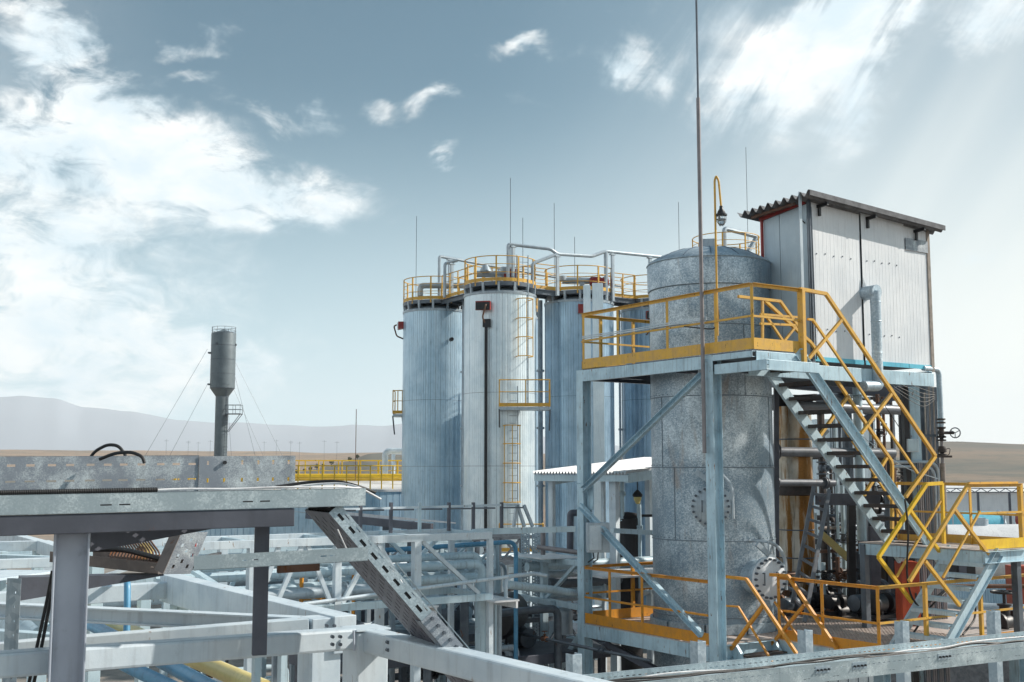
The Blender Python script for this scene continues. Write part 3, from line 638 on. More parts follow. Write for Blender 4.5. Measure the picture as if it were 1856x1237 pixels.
# ================================================================== LOW STORAGE TANKS WITH YELLOW RAILINGS
tc = at_z(U(600, 850, 66), 0); TR = 8.6; zt_ = dropv(tc-V((0, TR, 0)), 888).z
tk = thing('storage_tank', 'wide low blue clad tank with white roof and bright yellow rails', 'storage tank', at_z(tc, GZ))
q = MB(); n = 150; vs = []
for z in (GZ, zt_):
    for k in range(n):
        for f, rr_ in ((0, TR), (.9, TR), (.92, TR-.025), (.98, TR-.025)): a = 2*pi*(k+f)/n; vs.append(at_z(tc, z)+V((rr_*cos(a), rr_*sin(a), 0)))
m = n*4; q.add(vs, [(k, (k+1) % m, m+(k+1) % m, m+k) for k in range(m)]); q.build('shell', M['clad'], tk)
q = MB(); q.lathe(tc, [(TR+.08, zt_-.12), (TR+.1, zt_), (TR*.6, zt_+.28), (0, zt_+.5)], 90); q.build('roof', M['conc'], tk, sm=30)
zr_ = zt_+.02
rail_line(tk, [at_z(tc, zr_)+V((TR*.99*cos(a), TR*.99*sin(a), 0)) for a in [radians(180+8*j) for j in range(24)]], 1.15, 'bright', .75, 0, (.5,), .03, .06)
g = rail_line(tk, [at_z(tc, zr_+.35)+V((-6.0+j*1.1, -1.2, 0)) for j in range(12)], 1.1, 'bright', 1.0, .25, (.5,), .03, .06, gname='walkway_rail')
g = rail_line(tk, [at_z(tc, zr_+.35)+V((-6.0+j*1.0, -2.6, 0)) for j in range(12)], 1.1, 'bright', 1.2, .25, (.5,), .03, .06, gname='walkway_rail')
q = MB(); q.tube([at_z(tc, zr_+.6)+V((-7, -4, 0)), at_z(tc, zr_+.6)+V((8, -4.6, 0))], .14, 8); q.build('yellow_pipe', M['bright'], tk, sm=40)
q = MB(); P = at_z(tc, zr_+.35); q.tube([P+V((3.4, -3.2, .3)), P+V((3.4, -3.2, 1.6)), P+V((5.8, -3, 1.6))], .16, 8, rad=.3); q.build('vent_pipe', M['white'], tk, sm=40)
P = U(644, 870, 59.5); q = MB(); q.tube([P, dropv(P, 742)], .02, 5); q.build('lightning_rod', M['rust'], tk)
# white pipe gantry beyond the tank
P = at_z(U(700, 850, 75), GZ); q = MB()
for dx in (0, .45): q.tube([P+V((dx, 0, 0)), V((P.x+dx, P.y, dropv(P, 816).z-dx*.4)), V((P.x+6, P.y, dropv(P, 816).z-dx*.4))], .13, 8, rad=.2)
tag(q.build('pipe_gantry', M['white'], sm=40), 'pale pipe gantry beyond the low tank, left edge of the leftmost silo', 'pipe')
# ================================================================== PLATFORM TOWER
ZU, ZL = 1.97, -2.95
PT = thing('platform_tower', 'grey steel access tower with yellow upper railing and orange lower railing round the vessel', 'platform', at_z(W(0, 2), GZ))
def col(p, q_, z0, z1, par=PT, s=.21, mt='steel', name='column'):
    q = MB(); a = W(p, q_, z0); b = W(p, q_, z1); q.sect(a, b, [(-s/2, -s/2), (s/2, -s/2), (s/2, -s/2+.013), (.006, -s/2+.013), (.006, s/2-.013), (s/2, s/2-.013), (s/2, s/2), (-s/2, s/2), (-s/2, s/2-.013), (-.006, s/2-.013), (-.006, -s/2+.013), (-s/2, -s/2+.013)], E2)
    return q.build(name, M[mt], par, bev=.004)
QA, QB = 4.73, 1.05
cA = col(.09, QA, GZ, ZU-.02); cB = col(.09, QB, GZ, ZU-.02)
col(3.4, QA, GZ, ZL-.22); col(7.2, .2, GZ, ZL-.2); col(3.2, .2, GZ, ZL-.2)
q = MB()
for z in (-.28, -.78): q.box(W(.0, QA-.0, z), .24, .012, .014, E2, E1)
q.box(W(.09, QA-.19, -.53), .012, .2, .52, E2, E1); q.build('gusset_plate', M['steel'], cA)
# edge beams of the upper deck
def chanpq(p0, q0, p1, q1, ztop, h, w, flip, mt='steel', name='edge_beam', t=.01):
    q = MB(); q.chan(W(p0, q0, ztop), W(p1, q1, ztop), h, w, t, Z, flip); return q.build(name, M[mt], PT, bev=.003)
chanpq(-.02, QA-.11, -.02, QB+.11, ZU-.03, .22, .08, -1)
chanpq(-.02, QB-.11, -.02, 0, ZU-.03, .10, .08, -1)
chanpq(.02, QB-.11, .02, -.28, ZU-.19, .17, .08, -1)
chanpq(0.06, -.02, 1.3, -.02, ZU-.03, .21, .08, -1); chanpq(.1, -.26, 1.3, -.26, ZU-.19, .17, .08, -1)
chanpq(.1, QA, 3.4, QA, ZU-.03, .2, .08, 1, 'darksteel'); chanpq(.1, QB, 1.2, QB, ZU-.1, .2, .08, 1, 'darksteel'); chanpq(.1, 2.0, .62, 2.0, ZU-.1, .16, .08, 1, 'darksteel'); chanpq(.1, 3.6, .62, 3.6, ZU-.1, .16, .08, 1, 'darksteel')
chanpq(.7, .8, 5.8, .8, ZU-.09, .26, .09, -1, 'steel', 'hut_beam'); chanpq(1.3, 2.35, 6.0, 2.35, ZU-.05, .24, .09, -1, 'dpipe', 'hut_beam'); chanpq(5.75, .8, 5.75, 2.35, ZU-.05, .24, .09, -1, 'steel', 'hut_beam')
q = MB(); z = ZU-.012
def slab(p0, q0, p1, q1, z, t=.02): q.bar(W(p0, (q0+q1)/2, z-t/2), W(p1, (q0+q1)/2, z-t/2), abs(q1-q0), t)
slab(.0, .0, .60, QA, z); slab(.6, 4.1, 3.4, QA, z); slab(.6, 0, 1.3, 1.66, z); slab(1.3, .88, 2.5, 1.66, z)
slab(3.05, 2.42, 6.2, 5.0, z); q.build('upper_deck', M['dpipe'], PT)  # rear slab added behind the hut to darken the space below it
# braces
def brace(u0, v0, u1, v1, p=.0, w=.11, t=.09, name='brace', mt='steel'):
    a = onp(u0, v0, p); b = onp(u1, v1, p); q = MB(); q.chan(a, b, w, t, .008, (b-a).cross(E2)*(1 if ((b-a).cross(E2)).z > 0 else -1), 1); return q.build(name, M[mt], PT, bev=.002)
brace(1058, 884, 1273, 676); brace(1056, 912, 1277, 1146)
q = MB(); a = onp(1070, 1150, .2); b = onp(1190, 1216, .2); q.bar(a, b, .1, .12); q.build('brace', M['darksteel'], PT)
# ---- lower deck
q = MB(); z = ZL-.012
slab(.0, 1.2, 1.62, QA+.1, z); slab(1.62, -1.12, 9.5, QA+.1, z)
ld_ = q.build('lower_deck', M['deck'], PT)
m, t, b = mat('grating'); 
# raised tread pattern of the plate as fine ribs on the visible corner
q = MB()
for k in range(46): q.bar(W(1.66, -1.05+k*.085, ZL-.008), W(4.6, -1.05+k*.085, ZL-.008), .012, .012)
for k in range(34): q.bar(W(1.66+k*.086, -1.05, ZL-.006), W(1.66+k*.086, 2.8, ZL-.006), .012, .012)
q.build('deck_ribs', M['deck'], ld_)['kind'] = 'stuff'
chanpq(-.02, QA-.11, -.02, QB+.11, ZL-.03, .24, .08, -1); chanpq(.1, 1.18, 1.62, 1.18, ZL-.03, .24, .08, 1)
chanpq(1.6, 1.1, 1.6, -1.1, ZL-.03, .24, .08, -1); chanpq(1.6, -1.14, 9.5, -1.14, ZL-.03, .24, .08, 1); chanpq(0, QA+.12, 9.5, QA+.12, ZL-.03, .24, .08, -1)
for k in range(5): chanpq(.1, 1.9+k*.65, 9, 1.9+k*.65, ZL-.05, .16, .07, 1, 'darksteel', 'joist')
# ---- railings
A_, B_ = W(0, QA-.1, ZU), W(0, 0, ZU)
UA_, UB_ = A_, B_
ql = lambda u: runu(UA_, (UB_-UA_).normalized(), u)
rail_line(PT, [A_, B_, W(1.14, 0, ZU)], 1.1, 'yellow', toe=.19, mids=(.50,), ang=True, post=.055, posts=[A_+E1*-.02, ql(1120), ql(1210), ql(1298), B_-E1*.0, W(1.12, 0, ZU)])
rail_line(PT, [W(.05, QA+.0, ZU), W(3.2, QA, ZU)], 1.1, 'yellow', toe=.16, mids=(.5,), ang=True, posts=[W(.55, QA, ZU), W(1.4, QA, ZU), W(2.6, QA, ZU)])
# short inner railing at the head of the stair
a = onq(1384, 543, .86); b = onq(1414, 543, .86)
q = MB()
zt1 = a.z; P1 = W(.55, .86, zt1); P2 = runu(P1, E2, 1414); P3 = onq(1447, 593, .86)
q.bar(P1, P2, .05, .05); q.bar(P2, P3, .05, .05); ir = q.build('inner_guardrail', M['yellow'], PT)
q = MB()
for (pts) in ([onq(1378, 570, .86), onq(1452, 576, .86)], [onq(1378, 587, .86), onq(1446, 590, .86)], [onq(1420, 620, .86), onq(1447, 586, .86)], [onq(1420, 620, .86), onq(1388, 572, .86)], [onq(1382, 545, .86), onq(1382, 622, .86)]): q.bar(pts[0], pts[1], .04, .04)
q.build('mid_rail', M['yellow'], ir)
# lower railings (orange)
A_, B_ = W(0, QA-.12, ZL), W(0, QB+.12, ZL)
qq = lambda u: runu(A_, (B_-A_).normalized(), u)
rail_line(PT, [A_, B_], 1.08, 'orange', toe=.19, mids=(.45,), ang=True, posts=[qq(1105), qq(1164)], post=.06)
rail_line(PT, [W(.1, QA, ZL), W(3.2, QA, ZL)], 1.08, 'orange', toe=.19, mids=(.5,), ang=True, posts=[W(.12+1.2, QA, ZL), W(2.6, QA, ZL)], post=.06)
A_, C_, D_ = W(1.56, 1.05, ZL), W(1.56, -1.09, ZL), W(9.2, -1.09, ZL)
qc = lambda u: runu(C_, E2, u); qd = lambda u: runu(A_, -E1, u)
rail_line(PT, [A_, C_], 1.08, 'orange', toe=.17, mids=(.45,), ang=True, posts=[A_, qd(1492), C_], post=.065)
rail_line(PT, [C_, D_], 1.08, 'yellow', toe=.1, mids=(.45,), ang=True, posts=[qc(1683), qc(1783), qc(1880)], post=.06, mat_toe='orange')
rail_line(PT, [W(2.0, QA-.4, ZL), W(6, QA-.4, ZL)], 1.08, 'orange', toe=.15, mids=(), ang=True, n=1.3)
# under-deck caged bulb lamp
lp = thing('bulkhead_lamp', 'small white glass lamp hanging under the lower deck edge, right of the left column', 'lamp', onp(1115, 1160, .25))
P = onp(1115, 1158, .25); q = MB(); q.lathe(P, [(.05, .08), (.09, .04), (.09, 0), (0, -.0)], 12); q.build('lamp_cap', M['black'], lp); q = MB(); q.lathe(P, [(.075, 0), (.085, -.1), (.07, -.22), (0, -.25)], 14); q.build('lamp_glass', M['conc'], lp, sm=40)
# ================================================================== STAIRCASES
def stair(name, label, q0, q1, top, bot, ntread, par_rails, smt='steel', sh=.2, ext=0):
    """stringers in planes q0 (near) and q1, going from p/z top to p/z bot"""
    st = thing(name, label, 'staircase', W(bot[0], (q0+q1)/2, bot[1]))
    d = (W(bot[0], 0, bot[1])-W(top[0], 0, top[1])).normalized(); up = d.cross(E1); up = up if up.z > 0 else -up
    for qv, fl in ((q0, 1), (q1, -1)):
        q = MB(); q.chan(W(top[0], qv, top[1])-d*.1, W(bot[0], qv, bot[1])+d*.02, sh, .06, .009, up, fl*(1 if d.dot(E2) > 0 else -1)); q.build('stringer', M[smt if qv == q0 else 'lightsteel'], st, bev=.003)
    for k in range(ntread):
        f = (k+.75)/ntread; c = W(top[0]+(bot[0]-top[0])*f, (q0+q1)/2, top[1]+(bot[1]-top[1])*f-.05); q = MB()
        q.box(c, .25, abs(q1-q0)-.02, .012, E2, E1)
        for s in (-.125, .125): q.box(c+E2*s-Z*.022, .006, abs(q1-q0)-.02, .065, E2, E1)
        for j in range(-3, 4): q.box(c+E2*j*.033+Z*.008, .006, abs(q1-q0)-.04, .006, E2, E1)
        q.build('tread', M['stair'] if smt == 'steel' else M['lightsteel'], st)
    return st
def poly(par, pts, w, name, mt, h=None, par2=None):
    q = MB()
    for a, b in zip(pts, pts[1:]): q.bar(a, b, w, h or w)
    return q.build(name, M[mt], par)
# first flight: upper deck down to landing
ZLD = -1.37
s1_ = stair('staircase', 'long steel staircase with yellow rails descending right from the upper deck to the landing', .0, .84, (1.18, ZU), (4.75, -1.62), 15, None)
Q0 = lambda u, v: onq(u, v, -.03)
h = poly(s1_, [W(1.12, -.03, 3.06), Q0(1497, 533), Q0(1695, 827), Q0(1641, 901)], .06, 'handrail', 'yellow')
poly(s1_, [Q0(1464, 579), Q0(1473, 580), Q0(1663, 858)], .04, 'mid_rail', 'yellow')
for (a, b) in (((1528, 577), (1466, 650)), ((1618, 711), (1561, 786))): poly(s1_, [Q0(*a), Q0(*b)], .05, 'rail_post', 'yellow')
q = MB(); q.bar(W(1.16, -.03, ZU-.2), W(1.16, -.03, 3.06), .11, .07, E2); q.build('rail_post', M['yellow'], s1_)
Q1 = lambda u, v: onq(u, v, .87)
poly(s1_, [W(1.2, .87, 2.98), Q1(1470, 622), Q1(1615, 835), Q1(1617, 842), Q1(1617, 968)], .055, 'handrail', 'yellow')
poly(s1_, [Q1(1440, 640), Q1(1640, 945)], .035, 'mid_rail', 'yellow')
for (a, b) in (((1537, 718), (1486, 790)), ((1607, 830), (1566, 898))): poly(s1_, [Q1(*a), Q1(*b)], .055, 'rail_post', 'yellow')
# landing
LP1, LQ0, LQ1 = 5.12, -1.42, 1.25
LD = thing('stair_landing', 'small yellow railed steel landing joining the long staircase to the short lower one', 'landing', W(4.6, -.1, ZL))
q = MB(); q.bar(W(3.95, (LQ0+LQ1)/2, ZLD-.012), W(LP1, (LQ0+LQ1)/2, ZLD-.012), LQ1-LQ0, .016); q.build('floor_plate', M['deck'], LD)
for (a, b, fl) in ((W(3.95, LQ0, ZLD-.03), W(LP1, LQ0, ZLD-.03), 1), (W(LP1, LQ0, ZLD-.03), W(LP1, LQ1, ZLD-.03), 1), (W(3.95, LQ0, ZLD-.03), W(3.95, LQ1, ZLD-.03), 1), (W(3.95, LQ1, ZLD-.03), W(LP1, LQ1, ZLD-.03), 1)):
    q = MB(); q.chan(a, b, .2, .07, .009, Z, fl); q.build('edge_beam', M['steel'], LD)
for (p, qv) in ((LP1-.1, LQ0+.12), (LP1-.1, LQ1-.1), (3.98, LQ1-.1)): 
    q = MB(); q.bar(W(p, qv, ZL), W(p, qv, ZLD-.04), .12, .12, E2); q.build('leg', M['dpipe'], LD)
C_ = W(LP1, LQ0, ZLD); F_ = W(LP1, LQ1, ZLD)
cc_ = runu(C_, -E2, 1757)
rail_line(LD, [cc_, C_], 1.12, 'yellow', toe=.0, mids=(), ang=True, posts=[C_], post=.075)
rail_line(LD, [C_, F_], 1.12, 'yellow', toe=.16, mids=(.5,), ang=True, posts=[runu(C_, E1, 1762), F_], post=.06)
q = MB(); a = runu(C_, -E2, 1776); q.bar(a+Z*.09, C_+Z*.09, .008, .17); q.build('toe_board', M['bright'], LD)
q = MB(); q.bar(runu(C_, -E2, 1776)+Z*.62, C_+Z*.62, .03, .035); q.build('mid_rail', M['yellow'], LD)
QN = lambda u, v: onq(u, v, LQ0)
QF = lambda u, v: onq(u, v, -.52)
# second flight: landing down to lower deck
a = QN(1800, 1001); rel = a-O; pT = rel.dot(E2)
b = QN(1716, 1151); pB = (b-O).dot(E2); sl_ = (b.z-a.z)/(pB-pT); pB2 = pT+(ZL-a.z)/sl_
s2_ = stair('staircase', 'short grey staircase with broad treads going down left from the landing to the lower deck', LQ0, -.52, (pT, a.z), (pB2, ZL), 8, None, 'lightsteel')
poly(s2_, [QN(1843, 876), QN(1756, 877), QN(1648, 1054)], .055, 'handrail', 'yellow')
poly(s2_, [QN(1776, 927), QN(1709, 1047)], .035, 'mid_rail', 'yellow')
for (x, y) in (((1730, 924), (1791, 1005)), ((1676, 1017), (1739, 1098))): poly(s2_, [QN(*x), QN(*y)], .055, 'rail_post', 'yellow')
poly(s2_, [QF(1707, 876), QF(1679, 878), QF(1592, 1010)], .06, 'handrail', 'bright')
poly(s2_, [QF(1705, 908), QF(1625, 1046)], .035, 'mid_rail', 'yellow')
poly(s2_, [QF(1707, 876), QF(1711, 986)], .055, 'rail_post', 'bright')
for (x, y) in (((1650, 926), (1703, 1000)), ((1592, 1010), (1653, 1092))): poly(s2_, [QF(*x), QF(*y)], .055, 'rail_post', 'bright')
# third flight: from lower deck down towards the cable tray
st3 = thing('staircase', 'orange railed steep staircase leaving the lower deck downwards beside the right column', 'staircase', W(1.0, -1.2, ZL-2))
for pv in (.52, 1.5):
    a = W(pv, 1.1, ZL); b = W(pv, -1.35, ZL-2.75); up = (b-a).normalized().cross(E2); up = up if up.z > 0 else -up
    q = MB(); q.chan(a, b, .2, .06, .009, up, 1 if pv > 1 else -1); q.build('stringer', M['steel'], st3)
for k in range(10):
    c0 = W(1.01, 1.1-2.45*(k+.8)/11, ZL-2.75*(k+.8)/11); q = MB(); q.box(c0, .94, .24, .03, E2, E1); q.build('tread', M['stair'], st3)
Pp = lambda u, v, p: onp(u, v, p)
poly(st3, [Pp(1311, 1045, .5), Pp(1353, 1050, .5), Pp(1445, 1187, .5)], .05, 'handrail', 'orange')
poly(st3, [Pp(1311, 1098, .5), Pp(1338, 1100, .5), Pp(1400, 1200, .5)], .03, 'mid_rail', 'orange')
poly(st3, [Pp(1384, 1097, .5), Pp(1325, 1177, .5)], .055, 'rail_post', 'orange')
poly(st3, [Pp(1396, 1042, 1.5), Pp(1428, 1044, 1.5), Pp(1519, 1180, 1.5)], .055, 'handrail', 'orange')
poly(st3, [Pp(1404, 1091, 1.5), Pp(1450, 1160, 1.5)], .03, 'mid_rail', 'orange')
poly(st3, [Pp(1458, 1097, 1.5), Pp(1399, 1168, 1.5)], .05, 'rail_post', 'orange')
# ================================================================== GALVANISED VESSEL
VC = W(1.785, 2.9, 0); VR = 1.155
VS = thing('galvanised_vessel', 'tall spangled galvanised vessel with domed top standing inside the platform tower', 'vessel', at_z(VC, GZ))
fc = V((-VC.x, -VC.y, 0)).normalized(); fr = V((-fc.y, fc.x, 0))       # towards eye / to the right seen from eye
fr = fr if fr.x > 0 else -fr
vf = lambda v: dropv(VC+fc*VR, v).z
ztp = vf(463); seams = [vf(v) for v in (513, 586, 716, 847, 981, 1121)]
q = MB(); q.lathe(at_z(VC, 0), [(VR, GZ), (VR, ztp)], 96); vs_ = q.build('shell', M['vessel'], VS, sm=30)
q = MB(); q.lathe(at_z(VC, 0), [(VR+.035, seams[0]), (VR+.04, ztp-.04), (VR+.02, ztp+.015)], 96); q.build('top_jacket_band', M['vessel'], VS, sm=30)
q = MB(); q.lathe(at_z(VC, 0), [(VR+.03, ztp-.03), (VR+.055, ztp-.01), (VR+.03, ztp+.03), (VR*.8, ztp+.17), (VR*.55, ztp+.27), (VR*.25, ztp+.33), (0, ztp+.34)], 72); dm = q.build('dome', M['galv'], VS, sm=50)
q = MB()
for k in range(14):
    a = 2*pi*k/14+.1; d = V((cos(a), sin(a), 0)); pr = [(VR+.02, ztp+.035), (VR*.8, ztp+.175), (VR*.55, ztp+.275), (VR*.2, ztp+.335)]
    for (r0, z0), (r1, z1) in zip(pr, pr[1:]): q.bar(at_z(VC, z0)+d*r0, at_z(VC, z1)+d*r1, .014, .012)
q.build('dome_seam', M['seam'], dm)['kind'] = 'stuff'
for z in seams:
    q = MB(); q.lathe(at_z(VC, 0), [(VR+.002, z-.014), (VR+.012, z-.012), (VR+.012, z), (VR+.002, z+.004)], 96); q.build('jacket_seam', M['vseam'], VS, sm=30)
zs = [ztp]+seams+[ZL+.02]
for z in seams:
    q = MB()
    for k in range(60): a = 2*pi*k/60; d = V((cos(a), sin(a), 0)); q.box(at_z(VC, z+.035)+d*(VR+.004), .012, .016, .016, d, V((-d.y, d.x, 0)))
    q.build('rivet_row', M['vseam'], VS)['kind'] = 'stuff'
for i, z in enumerate(zs[:-1]):
    q = MB()
    for k in range(3):
        a = 2*pi*(k+.29*(i % 4))/3+3.9; d = V((cos(a), sin(a), 0)); q.bar(at_z(VC, z)+d*(VR+.004), at_z(VC, zs[i+1])+d*(VR+.003), .009, .010, d)
    q.build('vertical_lap', M['vseam'], VS)['kind'] = 'stuff'
q = MB()
for k in range(10): a0 = 2*pi*k/10; q.lathe(at_z(VC, 0), [(VR+.02, ZL+.0), (VR+.07, ZL+.0), (VR+.07, ZL+.17), (VR+.02, ZL+.17)], 8, Z, V((1, 0, 0)), a0+.015, a0+2*pi/10-.015)
q.build('base_skirt', M['galv'], VS, sm=20)
q = MB(); P = at_z(VC, ztp+.3)+fc*.25; q.sect(P-fc*.01, P+fc*.01, [(-.15, -.12), (.15, -.12), (.15, .19), (-.15, .19)]); q.cyl(P+fc*.012+Z*.06, .04, .01, fc, 14); q.build('lifting_lug', M['pipe'], VS)
def manhole(phi, v, lab, rr_=.36, prot=.16):
    n = (fc*cos(phi)+fr*sin(phi)).normalized(); s = V((-n.y, n.x, 0)); s = s if s.dot(fr) > 0 else -s
    P = at_z(VC+n*(VR+prot), 0); P = dropv(P, v)
    q = MB(); q.lathe(P-n*(prot+.1), [(rr_*.80, 0), (rr_*.80, prot+.05), (rr_, prot+.05), (rr_, prot+.10)], 40, n); mh = q.build('manhole', M['galv'], VS, label=lab, sm=35)
    q = MB(); q.lathe(P, [(rr_, .004), (rr_, .035), (rr_*.98, .04), (0, .04)], 40, n); q.build('cover', M['pipe'] if phi < .1 else M['hutw'], mh, sm=35)
    for k in range(20):
        a = 2*pi*k/20; c0 = P+(s*cos(a)+Z*sin(a))*rr_*.90; q = MB(); q.cyl(c0+n*.035, .024, .05, n, 6); q.cyl(c0+n*.08, .012, .03, n, 6); q.build('bolt', M['dpipe'], mh)
    q = MB()
    for sx_ in (-1, 1):
        a0 = P+s*sx_*rr_*.42+n*.04; q.tube([a0+Z*.1, a0+Z*.1+n*.05, a0-Z*.1+n*.05, a0-Z*.1], .011, 6)
    q.build('handle', M['dpipe'], mh)
    a0 = P+s*rr_*1.08+Z*.0; q = MB()
    q.tube([a0-Z*.15, a0+Z*.35, a0+Z*.55-s*.15, P+Z*.66+n*.02, P+Z*.66-n*.3-s*.1], .032, 8, rad=.25); q.bar(P+Z*.62-s*.25, a0+Z*.15, .05, .09); q.tube([P+Z*.66+n*.02, P+Z*.42+n*.02], .012, 6)
    q.cyl(a0-Z*.22, .035, .26, Z, 10); q.build('davit', M['pipe'], mh, sm=40)
    return mh
manhole(-.03, 918, 'upper manhole, partly behind the column'); manhole(radians(39), 1049, 'lower white covered manhole on the right flank', .38, .36)
q = MB(); P = at_z(VC, vf(820))+fc*(VR+.02)+fr*.1; q.box(P, .09, .1, .2, fr, fc); q.build('small_bracket', M['black'], VS)
# second, taller lightning mast in front of the tower column
rp = at_z(onp(1277, 822, -.09), 0); z0 = dropv(rp, 822).z; z1 = dropv(rp, 178).z; z2 = dropv(rp, -60).z
LM = thing('lightning_mast', 'very tall thin brown grey mast rising past the vessel to the top', 'mast', at_z(rp, z0))
q = MB(); q.tube([at_z(rp, z0), at_z(rp, z1)], .036, 10); q.build('mast_tube', M['rodpaint'], LM, sm=40); q = MB(); q.tube([at_z(rp, z1-.05), at_z(rp, z2)], .019, 8); q.build('mast_tip', M['dpipe'], LM, sm=40)
q = MB()
for z in (z0+.3, 1.86): q.box(at_z(rp, z)+E2*.045, .12, .05, .05, E2, E1)
q.build('clamp', M['steel'], LM)
# gooseneck lamp
lpz = ql(1299)+E2*.03; GL = thing('gooseneck_lamp', 'yellow gooseneck lamp post with caged glass lantern clamped to the upper railing', 'lamp', lpz)
Lt = dropv(lpz, 322); x1 = V((1, -.1, 0)).normalized(); Lr = runu(Lt, x1, 1306)
q = MB(); q.tube([lpz+Z*.3, Lt-Z*.05, Lt+x1*.03+Z*.03, Lt+x1*.07-Z*.06, dropv(Lr, 376)], .019, 8, rad=.05); q.build('pole', M['yellow'], GL, sm=50)
P = dropv(Lr, 376); q = MB(); q.lathe(P, [(0, .02), (.03, .02), (.035, -.03), (.06, -.07), (.075, -.11), (.10, -.125), (.10, -.15), (.07, -.155)], 18); q.build('lamp_cap', M['black'], GL, sm=40)
q = MB(); q.lathe(P-Z*.15, [(.07, 0), (.074, -.07), (.062, -.14), (.03, -.17), (0, -.175)], 18); lg = q.build('lamp_glass', M['glass'], GL, sm=40)
q = MB()
for k in range(6): a = k*pi/3; d = V((cos(a), sin(a), 0)); q.tube([P-Z*.14+d*.083, P-Z*.25+d*.08, P-Z*.335+d*.03], .004, 4)
q.lathe(P-Z*.22, [(.085, 0), (.085, .008)], 14); q.build('cage', M['dpipe'], lg)
q = MB(); q.tube([lpz+Z*.9, lpz+Z*.6+E2*.05, lpz+Z*.42-fr*.05, lpz+Z*.42-fr*.15, ql(1245)+Z*.53+E2*-.05], .012, 6, rad=.1); tag(q.build('cable', M['rub'], sm=40), 'black cable drooping from the gooseneck lamp to the upper deck mid rail', 'cable')
q = MB()
for dz, r_ in ((.60, .014), (.635, .010)): q.tube([A0+Z*dz-E2*.05 for A0 in (W(0, QA-.15, ZU), ql(1150)-Z*.01, ql(1200), ql(1286))], r_, 6)
tag(q.build('conduit', M['white'], sm=40), 'pair of pale conduits strapped along the upper deck rail', 'conduit')
# ================================================================== HUT
HT = thing('hut', 'white sheet metal hut with dark corrugated roof perched beside the vessel above the stairs', 'hut', W(4.1, 1.6, ZU))
HP0, HP1, HQ0, HQ1 = 2.58, 5.85, 1.0, 2.2; HP1 = (onq(1684, 500, 1.0)-O).dot(E2); ZH0, ZH1 = 2.02, 4.98
vr = [HP0]+[(onq(u, v, HQ0)-O).dot(E2) for (u, v) in ((1561, 500), (1640, 500))]+[(onq(1683, 500, HQ0)-O).dot(E2)]
zt_l = onq(1482, 362, HQ0).z; zt_r = onq(1685, 411, HQ0).z
q = MB()
zt_a = onq(1482, 366, HQ0).z; zt_b = onq(1686, 413, HQ0).z
ztop = lambda p: zt_a+(zt_b-zt_a)*(p-HP0)/(vr[-1]-HP0)
for i, (a, b) in enumerate(zip(vr, vr[1:])):
    q = MB(); k0 = .012; nn = max(2, int((b-a)/.1)); o_ = (i % 2)*.02
    for j in range(nn):
        p0, p1 = a+k0+(b-a-2*k0)*j/nn, a+k0+(b-a-2*k0)*(j+1)/nn; e = .010
        for (x0, y0), (x1, y1) in zip([(p0, 0), (p0+e, -.0025), (p0+2*e, 0)], [(p0+e, -.0025), (p0+2*e, 0), (p1, 0)]):
            q.quad(W(x0, HQ0-o_+y0, ZH0), W(x1, HQ0-o_+y1, ZH0), W(x1, HQ0-o_+y1, ztop(x1)), W(x0, HQ0-o_+y0, ztop(x0)))
    q.bar(W(a+k0, HQ0-o_+.018, ZH0+.001), W(b-k0, HQ0-o_+.018, ZH0+.001), .03, .002)
    pn = q.build('wall_sheet', M['hutw'], HT, fix=False)
    if i < 2:
        q = MB()
        for row, zz_ in enumerate((ZH0+.55, 4.0)):
            for j in range(5): q.cyl(W(a+.15+j*(b-a-.2)/5, HQ0-o_-.004, zz_+.02*(j % 2)), .014, .01, -E1, 6)
        q.build('screw', M['dpipe'], pn)['kind'] = 'stuff'
    q = MB(); q.bar(W(a+.02, HQ0-o_-.008, ZH0-.0), W(b-.02, HQ0-o_-.008, ZH0-.0), .012, .085); q.build('blue_sill', M['turq'], HT)
q = MB(); zc_ = ztop(vr[2])-.45; q.box(W((vr[2]+vr[3])/2, HQ0-.022, zc_), vr[3]-vr[2]-.05, .012, .24, E2, E1); q.build('patch_sheet', M['mottled'], HT)
# core walls
q = MB(); q.bar(W(HP0+.03, 1.62, 3.45), W(HP1-.06, 1.62, 3.45), 1.16, 2.84); q.build('wall_core', M['dpipe'], HT)
q = MB(); q.bar(W(HP1-.01, HQ0+.03, ZH0-.08), W(HP1-.01, HQ0+.03, ztop(HP1)-.05), .10, .09, E2); q.build('corner_post', M['wood'], HT)
q = MB(); q.bar(W(HP0-.02, HQ0+.0, ZH0-.2), W(HP0-.02, HQ0+.0, ztop(HP0)), .06, .06, E2); q.build('corner_post', M['dpipe'], HT)
zl = onp(1395, 398, HP0).z; zq = lambda qq_: ztop(HP0)-.05+(zl-ztop(HP0)+.05)*(qq_-HQ0)/(HQ1-HQ0)
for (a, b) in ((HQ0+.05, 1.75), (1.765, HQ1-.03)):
    q = MB(); q.quad(W(HP0, a, ZH0-.3), W(HP0, b, ZH0-.3), W(HP0, b, zq(b)), W(HP0, a, zq(a))); q.quad(W(HP0+.02, a, ZH0-.3), W(HP0+.02, b, ZH0-.3), W(HP0+.02, b, zq(b)), W(HP0+.02, a, zq(a))); q.quad(W(HP0, a, ZH0-.3), W(HP0+.02, a, ZH0-.3), W(HP0+.02, a, zq(a)), W(HP0, a, zq(a))); q.quad(W(HP0, b, ZH0-.3), W(HP0+.02, b, ZH0-.3), W(HP0+.02, b, zq(b)), W(HP0, b, zq(b))); q.build('side_sheet', M['hut_shade'], HT)
